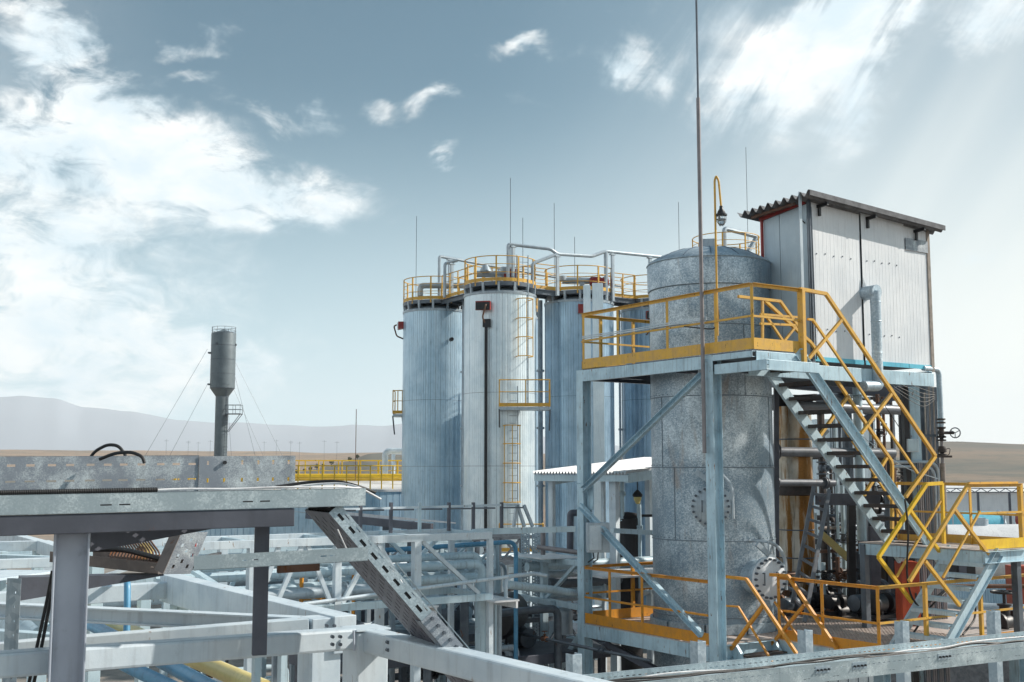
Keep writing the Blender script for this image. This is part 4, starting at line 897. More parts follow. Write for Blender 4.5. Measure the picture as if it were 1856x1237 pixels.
q = MB(); q.bar(W(HP0-.03, HQ1-.01, ZH0-.3), W(HP0-.03, HQ1-.01, zl+.02), .04, .05, E2); q.bar(W(HP0-.03, HQ1+.05, zl+.03), W(HP0-.03, HQ0+.08, ztop(HP0)-.02), .03, .07); q.build('red_trim', M['red'], HT)
# roof: corrugated, waves running across the short side
RQ0, RQ1, RP0, RP1 = .72, 2.55, 2.25, 6.25
zA = onq(1480, 353, RQ0).z+.0; zB = onq(1712, 414, RQ0).z; zCc = onp(1353, 388, RP0).z
q = MB(); nw = 9*8
def rz(p, qv): return zA+(zB-zA)*(p-RP0-.3)/(RP1-RP0-.3)+(zCc-zA)*(qv-RQ0)/(RQ1-RQ0)
for k in range(nw+1):
    qv = RQ0+(RQ1-RQ0)*k/nw; wv = .055*cos(2*pi*k/8)
    for p in (RP0, RP1):
        for t_ in (0, -.012): q.v.append(W(p, qv, rz(p, qv)+wv+t_))
for k in range(nw):
    i = 4*k; q.f += [(i, i+2, i+6, i+4), (i+1, i+5, i+7, i+3), (i, i+4, i+5, i+1), (i+2, i+3, i+7, i+6)]
q.f += [(0, 1, 3, 2), (4*nw, 4*nw+2, 4*nw+3, 4*nw+1)]
rf = q.build('roof', M['roofdark'], HT, sm=50)
q = MB(); q.bar(W(RP0+.02, RQ0-.01, rz(RP0, RQ0)+.0), W(RP1-.02, RQ0-.01, rz(RP1, RQ0)+.0), .02, .10); q.build('roof_edge', M['roofdark'], rf)
q = MB()
for u in (1486, 1573, 1660): P = onq(u, 385, HQ0-.06); p_ = (P-O).dot(E2); q.bar(W(p_, RQ0+.02, rz(p_, .9)-.1), W(p_, HQ1, rz(p_, HQ1)-.09), .05, .06); q.box(W(p_, HQ0-.05, rz(p_, .9)-.2), .05, .04, .2, E2, E1)
q.build('roof_bracket', M['black'], HT)
q = MB(); q.bar(W(RP0+.15, HQ1+.1, rz(RP0, HQ1)-.09), W(RP0+.15, HQ0+.2, rz(RP0, HQ0)-.09), .05, .05); q.build('roof_batten', M['rust'], HT)
# tall grey angle with cables at the near corner
q = MB(); a = W(2.3, .93, 2.0); b = dropv(at_z(a, 0), 348); q.ang(a, b, .07, .01, E2); q.build('angle_post', M['pipe'], HT)
for k in range(3):
    q = MB(); q.tube([W(2.42+.06*k, .9, 2.0), W(2.42+.06*k, .92, 4.7-.1*k), W(2.5+.03*k, .95, 4.86)], .012+.004*(k == 1), 6, rad=.1); q.build('wall_cable', M['dpipe'], HT)
q = MB(); a = onp(1450, 378, HP0-.04); q.tube([a, onp(1449, 395, HP0-.04), onp(1459, 405, HP0-.05)], .012, 6, rad=.05); q.build('wall_cable', M['rub'], HT)
# wall vent duct with elbow
P = onq(1570, 532, HQ0-.05); n = -E1
q = MB(); q.tube([P-n*.05, P+n*.26], .135, 18); q.build('wall_collar', M['galv'], HT, sm=40)
q = MB(); P2 = P+n*.22; x_ = runu(P2, E2, 1586); x_ = dropv(x_, 536); q.tube([P2, x_, dropv(x_, 700)], .098, 18, rad=.12); q.build('downpipe', M['galv'], HT, sm=40)
for v in (548, 583, 640): q = MB(); z_ = dropv(x_, v).z; q.lathe(at_z(x_, z_), [(.1, -.01), (.106, 0), (.1, .01)], 18); q.build('duct_band', M['galv'], HT, sm=40)
q = MB()
q.tube([dropv(x_, 686), dropv(x_, 700), dropv(x_, 700)-E2*.42-Z*.02], .10, 16, rad=.06); q.build('lower_duct', M['galv'], HT, sm=40)
q = MB(); a = onq(1566, 520, HQ0-.03); q.quad(a-E2*.06+Z*-.1, a+E2*.14-Z*.12, a-E2*.02+Z*.18); q.build('torn_flashing', M['mottled'], HT, fix=False)
# ================================================================== FOREGROUND: CABLE TRAYS LEFT
def slots_rows(Lx, y0, h, pitch, w, x0=.03, off=0, alt=0):
    out = []; k = 0; x = x0+off
    while x+w < Lx-.005: out.append((x, y0, x+w, y0+h)); x += pitch; k += 1
    return out
ta = U(0, 898, 4.5); tb_ = U(663, 885, 5.17); tdir = (tb_-ta).normalized(); TA = ta-tdir*1.6; TL = (tb_-TA).length
TE1 = V((-tdir.y, tdir.x, 0)).normalized(); tz = -.076
CTR = thing('cable_tray', 'long horizontal galvanised cable tray at eye level across the left foreground', 'cable tray', (TA+tb_)/2-Z*.08)
q = MB(); du = Z*-1
pts_s = []
for u in (190, 224, 447, 478): 
    P = runu(ta, tdir, u+3); x = (P-TA).length; pts_s.append((x-.022, .044, x+.022, .050))
q.panel(TA, tdir, -Z, TL, .078, pts_s, .0025); q.bar(TA-Z*.0015+TE1*.008, tb_-Z*.0015+TE1*.008, .016, .003); q.build('side_panel', M['tray'], CTR, bev=0)
TW = .66; fl0 = TA-Z*.078
q = MB(); rows = []
for j in range(9): rows += slots_rows(TL, .04+j*.068, .011, .06, .03, off=.03*(j % 2))
q.panel(fl0, tdir, TE1, TL, TW, rows, .0025); q.build('floor_panel', M['tray'], CTR)
fa = U(0, 828, 5.05); 
fb0 = fa; fdir = tdir; fe = runu(fa, fdir, 535); fm = runu(fa, fdir, 361); FA = fa-fdir*1.8; Lf = (fm-FA).length; hf = fa.z-fl0.z+.0
q = MB(); sl = []
for u in (12, 47, 86, 119, 156, 187, 216, 248, 283, 311, 340): x = (runu(fa, fdir, u+9)-FA).length; sl += [(x-.017, .034, x+.017, .044), (x-.021, .105, x+.02, .113)]
q.panel(FA-Z*.0, fdir, -Z, Lf, .165, sl, .003); q.bar(FA-Z*.001+TE1*.009, fm-Z*.001+TE1*.009, .018, .003); q.build('far_side_panel', M['mottled'], CTR)
q = MB(); L2 = (fe-fm).length; sl = []
for i, u in enumerate((375, 405, 437, 466, 493, 521)):
    x = (runu(fa, fdir, u+2)-fm).length; sl += [(x-.005, .022, x+.005, .040), (x-.005, .103, x+.005, .122)]
q.panel(fm-TE1*.006-Z*.004, fdir, -Z, L2, .158, sl, .003)
q.build('splice_plate', M['mottled'], CTR)
q = MB(); q.cyl(runu(fm-TE1*.008-Z*.034, fdir, 407), .009, .012, -TE1, 8); q.build('bolt', M['black'], CTR)
for k in range(6): q = MB(); o_ = fl0+TE1*(TW-.03-.034*k)+Z*(.018 if k else .052); q.tube([o_, o_+tdir*TL*.33+TE1*.01, o_+tdir*TL*.66-TE1*.006, o_+tdir*TL], .014, 8, rad=.4); tag(q.build('cable', M['rub'], sm=50), '%s added black cable from the far side, darkening the eye level tray slots' % ORD[k], 'cable', 'black cables added to darken the eye level tray slots')  # black cables added so the tray's lower slots look dark
# corrugated conduit and cables lying in the tray
q = MB(); c0 = TA+Z*.009+TE1*.012; c1 = runu(c0, tdir, 286); n = 330; prof = []; LL = (c1-c0).length
for i in range(n): prof += [(.0088, LL*i/n), (.0112, LL*(i+.25)/n), (.0112, LL*(i+.55)/n), (.0088, LL*(i+.8)/n)]
q.lathe(c0, prof, 14, (c1-c0)); tag(q.build('corrugated_conduit', M['rub'], sm=60), 'black corrugated conduit lying along the edge of the eye level cable tray', 'conduit')
q = MB(); random.seed(2); pts = [c1+tdir*(i*.07)+Z*(.002*sin(i*1.1))+TE1*.012*sin(i*.6) for i in range(16)]; pts = [p for p in pts if p.x < tb_.x-.1]; pts.append(pts[-1]+tdir*.12-Z*.01+TE1*.05); q.tube(pts, .0042, 8); tag(q.build('cable', M['wcab'], sm=60), 'white cable coming out of the corrugated conduit on the eye level tray', 'cable')
q = MB(); pts = [U(500, 883, 5.3), U(560, 874, 5.35), U(610, 872, 5.35), U(645, 880, 5.3), U(680, 893, 5.4)]; q.tube(pts, .007, 8, rad=.1); tag(q.build('cable', M['rub'], sm=60), 'black cable arching over the right end of the eye level tray', 'cable')
q = MB(); pts = [U(510, 886, 5.25), U(570, 878, 5.3), U(620, 876, 5.3), U(650, 883, 5.25), U(690, 905, 5.35)]; q.tube(pts, .005, 8, rad=.1); tag(q.build('cable', M['wcab'], sm=60), 'thin white cable arching over the right end of the eye level tray', 'cable')
for pts, lab in (([U(160, 835, 5.3), U(172, 818, 5.3), U(195, 806, 5.3), U(215, 808, 5.3), U(228, 826, 5.3), U(232, 840, 5.3)], 'thick black cable loop standing above the far side of the tray'), ([U(180, 833, 5.2), U(210, 821, 5.2), U(240, 820, 5.2), U(258, 828, 5.2), U(262, 840, 5.2)], 'lower flatter black cable loop above the far side of the tray')):
    q = MB(); q.tube(pts, .0075, 8, rad=.08); tag(q.build('cable', M['rub'], sm=60), lab, 'cable')
# supporting frame: post 1, post 2, brackets
PF = thing('tray_support', 'dark painted steel posts and beams carrying the eye level cable tray', 'steel frame', U(130, 1100, 4.75)-Z*.6)
def pxbeam(par, name, u0, v0, D0, u1, v1, D1, h, w, mt, kind='bar', back=E1, bev=.004, exact=True):
    """beam whose near top edge runs through two picture points at the given distances"""
    a = U(u0, v0, D0); b = U(u1, v1, D1); d = (b-a).normalized(); bk = V((-d.y, d.x, 0)).normalized(); bk = bk if bk.y > 0 else -bk
    q = MB()
    if kind == 'bar': q.bar(a+bk*w/2-Z*h/2, b+bk*w/2-Z*h/2, w, h)
    elif kind == 'i': q.ibeam(a+bk*w/2, b+bk*w/2, h, w)
    else:
        fl = 1 if d.cross(Z).dot(bk) > 0 else -1; q.chan(a, b, h, w, .006, Z, fl)
    return q.build(name, M[mt], par, bev=bev)
zt1_ = fl0.z-.003
b0 = TA-Z*.0805; e0 = runu(ta-Z*.0805+TE1*.004, tdir, 534)
q = MB(); q.chan(b0+TE1*.004, e0, .076, .05, .006, Z, 1 if tdir.cross(Z).dot(TE1) > 0 else -1); q.build('beam', M['darksteel'], PF, bev=.003)
q = MB(); a = U(165, 962, 4.95); b = U(392, 956, 5.35); q.add([a, a-Z*.09, b-Z*.004, b, a+TE1*.1, a-Z*.09+TE1*.1, b-Z*.004+TE1*.1, b+TE1*.1], [(0, 1, 2, 3), (4, 7, 6, 5), (0, 3, 7, 4), (1, 5, 6, 2), (0, 4, 5, 1), (3, 2, 6, 7)]); q.build('tapered_bracket', M['darksteel'], PF)
a = U(131, 956, 4.72); a = at_z(a, runu(ta, tdir, 131).z-.155); q = MB(); s = .135
q.sect(at_z(a, -4.5), a, [(-s/2, -s/2), (s/2, -s/2), (s/2, -s/2+.009), (.004, -s/2+.009), (.004, s/2-.009), (s/2, s/2-.009), (s/2, s/2), (-s/2, s/2), (-s/2, s/2-.009), (-.004, s/2-.009), (-.004, -s/2+.009), (-s/2, -s/2+.009)], V((.93, .37, 0)))
M['post'] = paint('mauve_grey_steel_paint', (.46, .51, .59), (.36, .40, .48), 2.0, .4, .1, rust=.05, streak=.25)
q.build('post', M['post'], PF, bev=.003)
a = at_z(U(489, 950, 5.12), runu(ta, tdir, 489).z-.150); q = MB(); q.chan(at_z(a, dropv(a, 1188).z), a, .062, .04, .005, V((1, .3, 0)), 1); q.build('post', M['darksteel'], PF, bev=.002)
q = MB(); a = U(503, 1018, 5.2); q.bar(a-Z*.026, a+tdir*.19-Z*.024, .03, .05); q.build('rusty_bracket', M['rust'], PF, bev=.002)
q = MB(); a = U(37, 1047, 5.6); b = U(297, 1041.5, 6.05); q.add([a, a-Z*.11, b-Z*.006, b, a+TE1*.12, a-Z*.11+TE1*.12, b-Z*.006+TE1*.12, b+TE1*.12], [(0, 1, 2, 3), (4, 7, 6, 5), (0, 3, 7, 4), (1, 5, 6, 2), (0, 4, 5, 1), (3, 2, 6, 7)]); q.build('tapered_bracket', M['darksteel'], PF)
q = MB(); a = U(28, 1049, 5.5); q.panel(a-V((.025, 0, 0)), V((1, .1, 0)), -Z, .05, .55, [(.02, .06+.065*k, .03, .07+.065*k) for k in range(7)], .003); q.bar(a-V((.027, -.02, 0)), a-V((.027, -.02, .55)), .004, .04, V((1, 0, 0))); q.build('perforated_strut', M['galv'], PF)
# small horizontal channel with its own slots
ca = U(352, 1008, 4.72); cb_ = U(667, 992, 5.0); cd = (cb_-ca).normalized(); Lc = (cb_-ca).length; cbk = V((-cd.y, cd.x, 0))
q = MB(); sl = []
for u in (445, 463, 587, 603): x = (runu(ca, cd, u)-ca).length; sl.append((x-.013, .026, x+.012, .030))
q.panel(ca, cd, -Z, Lc, .058, sl, .003); o = q.build('tray_strut', M['tray']); q = MB(); q.panel(ca-Z*.058, cd, cbk, Lc, .06, [], .003); 
tag(o, 'short light galvanised strip with two slot pairs crossing the dark post and sloping tray', 'cable tray'); o.data.update(); o2 = q.build('floor_panel', M['tray'], o); 
# inclined tray going down to the right, underside visible
def incline(A0, d, wdir, Lx, w, side, label, rows, slot=(.034, .010), pitch=(.056, .052), seg=None, mt='tray', sidefar=True):
    t_ = thing('cable_tray', label, 'cable tray', A0+d*Lx/2)
    q = MB(); sl = []
    for j in range(rows): sl += slots_rows(Lx, w*(j+.7)/(rows+.4), slot[1], pitch[0], slot[0], off=(j % 2)*pitch[0]/2)
    q.panel(A0, d, wdir, Lx, w, sl, .003); q.build('floor_panel', M['zinc_shade'], t_)
    for k in range(9): q = MB(); o_ = A0+wdir*(w*(k+.5)/9)+d.cross(wdir).normalized()*(-1 if d.cross(wdir).z < 0 else 1)*.03; q.tube([o_, o_+d*Lx*.5+wdir*.006, o_+d*Lx], w/19, 8); tag(q.build('cable', M['rub'], sm=50), '%s of nine black cables added to darken the sloping tray slots, from the camera side' % ORD[k], 'cable', 'black cables added in the sloping tray')  # black cables added behind the floor slots to turn them dark
    nrm = d.cross(wdir).normalized(); nrm = nrm if nrm.z > 0 else -nrm
    q = MB(); q.panel(A0, d, nrm, Lx, side, slots_rows(Lx, side*.33, .014, .075, .036)+slots_rows(Lx, side*.75, .005, .075, .03, off=.02), .003); q.bar(A0+nrm*side+wdir*.008, A0+nrm*side+wdir*.008+d*Lx, .016, .003, nrm); q.build('side_panel', M[mt], t_)
    q = MB(); q.panel(A0+wdir*w, d, nrm, Lx, side, [], .003); q.build('side_panel', M[mt], t_)
    return t_, nrm
i0 = U(596, 930, 5.13); i1 = U(806, 1176, 5.75); idr = (i1-i0).normalized()
# keep the tray parallel to the grid in plan
ipl = V((1, .02, 0)).normalized(); best = None
for k in range(400):
    z_ = -.2-k*.005; d_ = (ipl+Z*z_*2); P1 = i0+d_*.5
    dd_ = (P1-i0); u_ = 928+F*P1.x/(P1.y*CT+P1.z*ST); v_ = 618.5-F*(-P1.y*ST+P1.z*CT)/(P1.y*CT+P1.z*ST)
    e_ = abs((v_-930)/(u_-596)-(1176-930)/(806-596))
    if best is None or e_ < best[0]: best = (e_, d_.normalized())
idr = best[1]
IT, inr = incline(i0, idr, TE1, 1.5, .36, .062, 'wide perforated galvanised tray sloping steeply down to the right below the eye level tray', 6)
q = MB(); c0 = i0+idr*.62-inr*.004
q.panel(c0-TE1*.003, idr, inr, .2, .072, [], .004); q.panel(c0-inr*.002+TE1*.0, idr, TE1, .2, .06, [], .004); sp_ = q.build('splice_plate', M['mottled'], IT)
for k in range(5):
    q = MB(); q.cyl(c0+idr*(.02+.04*k)+inr*.045-TE1*.007, .008, .012, -TE1, 6); q.build('bolt', M['dpipe'], sp_)
# inner lining sheet showing above the near side
q = MB(); c0 = i0+idr*.36+inr*.085+TE1*.02; q.bar(c0, c0+idr*1.1, .004, .05, inr.cross(idr)+inr*.2); q.build('lining_strip', M['tray'], IT)
q = MB(); pts = [U(612, 960, 5.0), U(630, 1000, 5.05)]; q.tube(pts, .0035, 6); pts = [U(700, 1028, 5.3), U(722, 1045, 5.3), U(738, 1075, 5.3), U(750, 1100, 5.35)]; q.tube(pts, .005, 6, rad=.1); tag(q.build('cable', M['wcab'], sm=60), 'thin white cable strung along the sloping perforated tray', 'cable')
# small lower tray and inclined piece left
a = U(166, 1008, 6.1); b = U(287, 1021, 5.9); d = (b-a).normalized(); bk = V((-d.y, d.x, 0))
LT = thing('cable_tray', 'small brownish cable tray full of cables beside the big foreground post', 'cable tray', a-Z*.06)
q = MB(); q.panel(a-d*.3, d, -Z, (b-a).length+.3, .055, [((b-a).length+.25, .02, (b-a).length+.27, .025)], .003); q.build('side_panel', M['tray2'], LT); q = MB(); q.panel(a-d*.3-Z*.055, d, bk, (b-a).length+.3, .3, [], .003); q.build('floor_panel', M['tray2'], LT); q = MB(); q.panel(a-d*.3+bk*.3, d, -Z, (b-a).length+.3, .055, [], .003); q.build('side_panel', M['tray2'], LT)
q = MB(); random.seed(5)
for k in range(16):
    p = a+d*(.0+.022*k-.05)+bk*.2; q.tube([p+Z*.09-d*.06+TE1*.1, p+Z*.02, p+d*.07-Z*.01-bk*.1, p+d*.16-Z*.02-bk*.14], .005, 6, rad=.04)
tag(q.build('cable_bundle', M['rust'], sm=50), 'fan of brown and grey cables spilling into the small brownish tray', 'cables')
q = MB(); q.tube([a-d*.1+bk*.1+Z*.02, a+d*.1+bk*.12+Z*.035, b-d*.1+bk*.1+Z*.01, b-d*.02+bk*.12-Z*.01], .014, 8, rad=.1); tag(q.build('cable', M['rub'], sm=50), 'thick black cable lying in the small brownish tray', 'cable')
q = MB(); a = U(262, 1004, 6.3); q.lathe(a, [(.03, -.02), (.045, 0), (.045, .03), (.03, .05)], 16, V((.2, -.3, .9))); tag(q.build('cable_coil', M['yel2'], sm=50), 'small pale yellow cable coil behind the small brownish tray', 'cable coil')
a = U(296, 1041, 5.6); dI = (U(331, 962, 5.75)-a).normalized(); wI = V((.93, .37, 0))
t_ = thing('cable_tray', 'short perforated tray slanting up from the small brownish tray', 'cable tray', a)
q = MB(); sl = []
for j, y in enumerate((.025, .055, .09)): sl += slots_rows(.24, y, .011, .062, .022, off=(j % 2)*.03)
q.panel(a, dI, wI, .24, .125, sl, .003); q.build('floor_panel', M['mottled'], t_)
q = MB(); q.panel(a, dI, -wI*.5+V((-.3, .75, .25)), .24, .07, [], .003); q.build('side_panel', M['tray2'], t_)
# ================================================================== FOREGROUND WHITE PIPE RACK
WR = thing('white_pipe_rack', 'white steel frame of crossing beams and square columns, lower left foreground', 'steel frame', U(650, 1200, 5.7)-Z*.6)
bm_ = lambda *a, **k: pxbeam(WR, 'beam', *a, **k)
corner = U(657, 1133, 5.62)
bm_(-260, 1203, 4.35, 648, 1140, 5.6, .098, .10, 'white', bev=.012)
f2 = pxbeam(WR, 'beam', 645, 1140, 5.66, 1120, 1252, 4.22, .105, .11, 'white', bev=.012)
a = U(652, 1143, 5.64); q = MB(); q.bar(at_z(a, -3.2)+V((.02, .06, 0)), a+V((.02, .06, -.006)), .165, .165, E2); q.build('column', M['white'], WR, bev=.008)
q = MB(); q.box(a+V((.02, .06, .004)), .18, .18, .008, E2, E1); q.build('cap_plate', M['white'], WR, bev=.001)
c3 = U(577, 1121, 6.25); q = MB(); q.bar(at_z(c3, -3.2)+V((0, .07, 0)), c3+V((0, .07, 0)), .165, .165, E2); q.build('column', M['white'], WR, bev=.004)
bm_(-200, 1183, 5.5, 560, 1122, 6.2, .075, .10, 'white')
f4 = pxbeam(WR, 'beam', 290, 1041, 8.7, 606, 1118, 6.25, .195, .13, 'white')
bm_(-60, 1079, 7.9, 322, 1055, 8.6, .115, .12, 'white'); bm_(-80, 1091, 6.9, 560, 1121, 6.3, .085, .09, 'white', 'i')
bm_(-60, 984, 12, 67, 981, 12.2, .10, .12, 'white'); bm_(67, 980, 12.2, 130, 1000, 11, .13, .12, 'white'); bm_(-20, 958, 14, 100, 990, 12.3, .12, .12, 'white')
bm_(-60, 1017, 10.5, 330, 1003, 11.5, .085, .1, 'white'); bm_(-60, 1004, 11.4, 110, 1010, 11, .04, .1, 'lightsteel'); bm_(-10, 1050, 9, 110, 1034, 10, .02, .5, 'white')
bm_(-60, 1140, 7.3, 200, 1158, 6.6, .09, .09, 'lightsteel'); bm_(-60, 1098, 7.8, 110, 1100, 7.6, .09, .09, 'lightsteel')
for (u, v0, v1, D, w) in ((336, 1085, 1120, 8.7, .16), (352, 1085, 1125, 8.9, .07)):
    a = U(u, v0, D); q = MB(); q.bar(a, dropv(a, v1+60), w, .12, E2); q.build('column', M['lightsteel'], WR, bev=.004)
for (u0, v0, u1, v1, D) in ((321, 1090, 305, 1130, 8.6), (326, 1090, 350, 1130, 8.6), (25, 1085, 110, 1160, 8.2)):
    q = MB(); q.bar(U(u0, v0, D), U(u1, v1, D), .05, .05); q.build('gusset', M['lightsteel'], WR)
for (u, v0, D, w) in ((465, 1185, 6.2, .045), (512, 1185, 6.0, .045), (72, 1150, 7.4, .1), (1, 1000, 12, .14), (70, 985, 12.3, .12), (175, 1015, 11, .14), (262, 1060, 9.2, .1)):
    a = U(u, v0, D); q = MB(); q.bar(a, at_z(a, a.z-2.5), w, w*.8, E2); q.build('column', M['lightsteel'], WR, bev=.003)
# black hoses left of the post
for (pts, lab) in (([U(95, 1035, 4.9), U(88, 1075, 4.9), U(72, 1150, 4.9), U(52, 1240, 4.9)], 'thick black hose hanging left of the big foreground post'), ([U(98, 1040, 4.95), U(92, 1085, 4.95), U(78, 1160, 4.95), U(60, 1245, 4.95)], 'second black hose hanging close behind the first left of the post')):
    q = MB(); q.tube(pts, .0075, 8, rad=.2); tag(q.build('hose', M['rub'], sm=50), lab, 'hose')
# blue and yellow pipes
def pipe(label, pts, r, mt, rad=.0, cat='pipe', name='pipe', fl=(), group=None, n=14):
    q = MB(); q.tube(pts, r, n, rad=rad); o = q.build(name, M[mt], sm=45); tag(o, label, cat, group)
    for (i, t) in fl:
        a, b = V(pts[i]), V(pts[i+1]); p = a.lerp(b, t); d = (b-a).normalized(); q = MB()
        for s in (-.035, .012): q.cyl(p+d*s, r*1.7, .023, d, 14)
        for k in range(8): q.cyl(p+d*-.05+(d.orthogonal().normalized()*cos(k*pi/4)+d.cross(d.orthogonal().normalized())*sin(k*pi/4))*r*1.4, .012, .1, d, 6)
        q.build('flange', M[mt], o, sm=45)
    return o
pipe('blue pipe running diagonally below the white beams, left of the yellow pipe', [U(60, 1080, 11), U(170, 1135, 8.7), U(390, 1250, 6.9)], .045, 'blue')
pipe('pale yellow pipe running diagonally below the white beams', [U(60, 1072, 12), U(200, 1130, 9.0), U(480, 1250, 7.0)], .055, 'yel2')
pipe('second blue pipe low down in the left foreground, leftmost of the two', [U(150, 1165, 8), U(240, 1212, 7.4), U(320, 1250, 7.0)], .042, 'blue')
pipe('thin blue pipe bending down between the white beams near the big post', [U(150, 1050, 8.9), U(214, 1049, 8.4), U(231, 1051, 7.9), dropv(U(233, 1060, 7.8), 1150)], .022, 'blue', .08)
pipe('grey clad pipe end at the left picture edge under the white beams', [U(-60, 1085, 10), U(20, 1130, 9.2), U(80, 1170, 8.4)], .14, 'lightsteel')
pipe('thin red pipe standing behind the small horizontal galvanised strip', [U(353, 975, 12), U(351, 1036, 12)], .02, 'red')
pipe('pale cable looping off the left end of the small horizontal strip', [U(352, 1034, 5.3), U(362, 1018, 5.3), U(376, 1007, 5.25), U(400, 1003, 5.2)], .006, 'wcab', .05, 'cable', 'cable')
q = MB(); a = U(350, 1035, 9); q.bar(a, U(395, 1064, 8.6), .05, .03); tag(q.build('angle_strut', M['lightsteel']), 'short pale strut sloping down from below the left end of the small strip', 'strut')
# ================================================================== CABLE TRAY RIGHT FOREGROUND
ra = U(1060, 1226, 10.2); rdir = E2.copy(); 
rb = runu(ra, rdir, 2000)
def rv(P): return 618.5-F*(-P.y*ST+P.z*CT)/(P.y*CT+P.z*ST)
RT = thing('cable_tray', 'long galvanised cable tray with black cables running under the tower along the bottom right', 'cable tray', (ra+rb)/2-Z*.1)
# near side from (1060,1237) to (1856,1165); far side from (1100,1215) to (1856,1137)
n0 = U(930, 1262, 9.0); n1 = U(1856, 1165, 11.55); nd = (n1-n0).normalized(); n1 = n1+nd*1.0; Ln = (n1-n0).length; nb = V((-nd.y, nd.x, 0)).normalized()
q = MB(); q.panel(n0, nd, -Z, Ln, .155, slots_rows(Ln, .040, .008, .062, .028)+[(x-.014, .115, x+.014, .120) for x in [j*.33+.2+o for j in range(int(Ln/.33)-1) for o in (0, .045)]], .003); q.bar(n0+nb*.01, n1+nb*.01, .022, .004); q.build('side_panel', M['tray'], RT)
q = MB(); q.panel(n0-Z*.085+nb*.003, nd, nb, Ln, .5, [], .003); q.build('floor_panel', M['tray'], RT)
f0 = n0+nb*.5+Z*.0; q = MB(); q.panel(f0, nd, -Z, Ln, .11, slots_rows(Ln, .035, .008, .062, .03), .003); q.bar(f0+nb*.01, f0+nd*Ln+nb*.01, .022, .004); q.build('far_side_panel', M['tray'], RT)
q = MB(); q.bar(n0-Z*.105+nb*.03, n1-Z*.105+nb*.03, .05, .03); q.build('bracket_rail', M['dpipe'], RT)
for u in (1478, 1545, 1700):
    P = runu(n0-nb*.004-Z*.02, nd, u); q = MB(); q.panel(P, nd, -Z, .17, .06, [], .003); spl = q.build('splice_plate', M['galv'], RT)
    for k in range(4): q = MB(); q.cyl(P+nd*(.02+.042*k)-Z*.03-nb*.003, .010, .014, -nb, 6); q.build('bolt', M['black'], spl)
random.seed(9)
for k in range(5):
    pts = []; x = 0; off = .09+k*.055
    while x < Ln: pts.append(n0+nd*x+nb*(off+random.uniform(-.03, .03))+Z*(-.035+random.uniform(-.012, .03))); x += .4
    q = MB(); q.tube(pts, .009+.003*(k % 2), 6, rad=.15); tag(q.build('cable', M['rub' if k < 4 else 'wcab'], sm=50), ['black cable nearest the near side of the bottom right tray', 'second black cable in the bottom right tray', 'middle black cable in the bottom right tray', 'black cable nearest the far side of the bottom right tray', 'pale cable in the bottom right tray'][k], 'cable', 'cables in the bottom right tray')
for i, (u, v, D, lab) in enumerate(((1040, 1185, 10.6, 'leftmost galvanised stub post, left of the bottom right tray'), (1265, 1162, 11.1, 'galvanised stub post in front of the orange lower deck edge'), (1459, 1142, 11.6, 'galvanised stub post at the foot of the orange stair rail'), (1634, 1126, 12.2, 'galvanised stub post in front of the short staircase foot'), (1800, 1107, 12.8, 'rightmost galvanised stub post behind the bottom right tray'))):
    a = U(u, v, D); q = MB(); w = .105
    q.sect(at_z(a, -5), a, [(-w/2, -w/2), (w/2, -w/2), (w/2, -w/2+.008), (-w/2+.008, -w/2+.008), (-w/2+.008, w/2-.008), (w/2, w/2-.008), (w/2, w/2), (-w/2, w/2)], E2)
    tag(q.build('stub_post', M['galv'], bev=.002), lab, 'post', 'galvanised stub posts along the bottom right tray')

# ------------------------------------------------------------------ bolts and weld beads on the near white frame
for (u, v, D, n_) in ((600, 1155, 5.42, 4), (440, 1165, 5.1, 0), (700, 1165, 5.42, 4), (322, 1070, 8.5, 0), (590, 1135, 6.2, 2)):
    for k in range(n_):
        P = U(u+(k % 2)*14, v+(k//2)*14, D-.0); q = MB(); q.cyl(P-V((0, -.02, 0)), .0085, .02, V((.45, -.9, 0)), 6); q.build('bolt', M['dpipe'], WR)
for (u, v0, v1, D) in ((641, 1143, 1180, 5.55), (323, 1056, 1083, 8.5)):
    q = MB(); q.tube([U(u, v0, D), U(u+1, v1, D)], .006, 6); q.build('weld_bead', M['post'], WR)
# ================================================================== MIDDLE PIPE RACK
rk = U(889, 964, 20.2); rz0 = rk.z; rL = runu(rk, -E2, 300); rz1 = at_z(rk, 0); rbot = dropv(rk, 1075).z
RK = thing('pipe_rack', 'pale steel lattice pipe rack in the middle distance below the silos', 'pipe rack', at_z((rk+rL)/2, GZ))
def rkp(u, dq=0, z=None): P = runu(rk, -E2, u)+E1*dq; return at_z(P, rz0 if z is None else z)
for dq in (0, 1.3):
    q = MB(); q.bar(rL+E1*dq-Z*.06, rk+E1*dq-Z*.06, .12, .12); q.build('top_chord', M['white'], RK, bev=.004)
    q = MB(); q.bar(at_z(rkp(500), rbot)+E1*dq-Z*.06, at_z(rk, rbot)+E1*dq-Z*.06, .1, .12); q.build('bottom_chord', M['lightsteel'], RK, bev=.004)
    for u, w in ((888, .09), (755, .13), (612, .11), (458, .14)):
        q = MB(); a = rkp(u)+E1*dq; q.bar(a-Z*.12, at_z(a, GZ), w, w, E2); q.build('column', M['white'], RK, bev=.004)
    for (u0, u1, f) in ((765, 868, 0), (685, 745, 0), (680, 622, 0), (558, 602, 0), (547, 500, 0), (505, 467, 0), (868, 765, 1)):
        if f and dq == 0: continue
        a = rkp(u0)+E1*dq-Z*.12; b = at_z(rkp(u1), rbot)+E1*dq; q = MB(); q.bar(a, b, .065, .065); q.build('diagonal', M['white'] if dq == 0 else M['lightsteel'], RK)
for u in (888, 755, 612, 458):
    for z in (rz0-.06, rbot-.06):
        q = MB(); a = at_z(rkp(u), z); q.bar(a+E1*.06, a+E1*1.25, .09, .09); q.build('cross_beam', M['lightsteel'], RK)
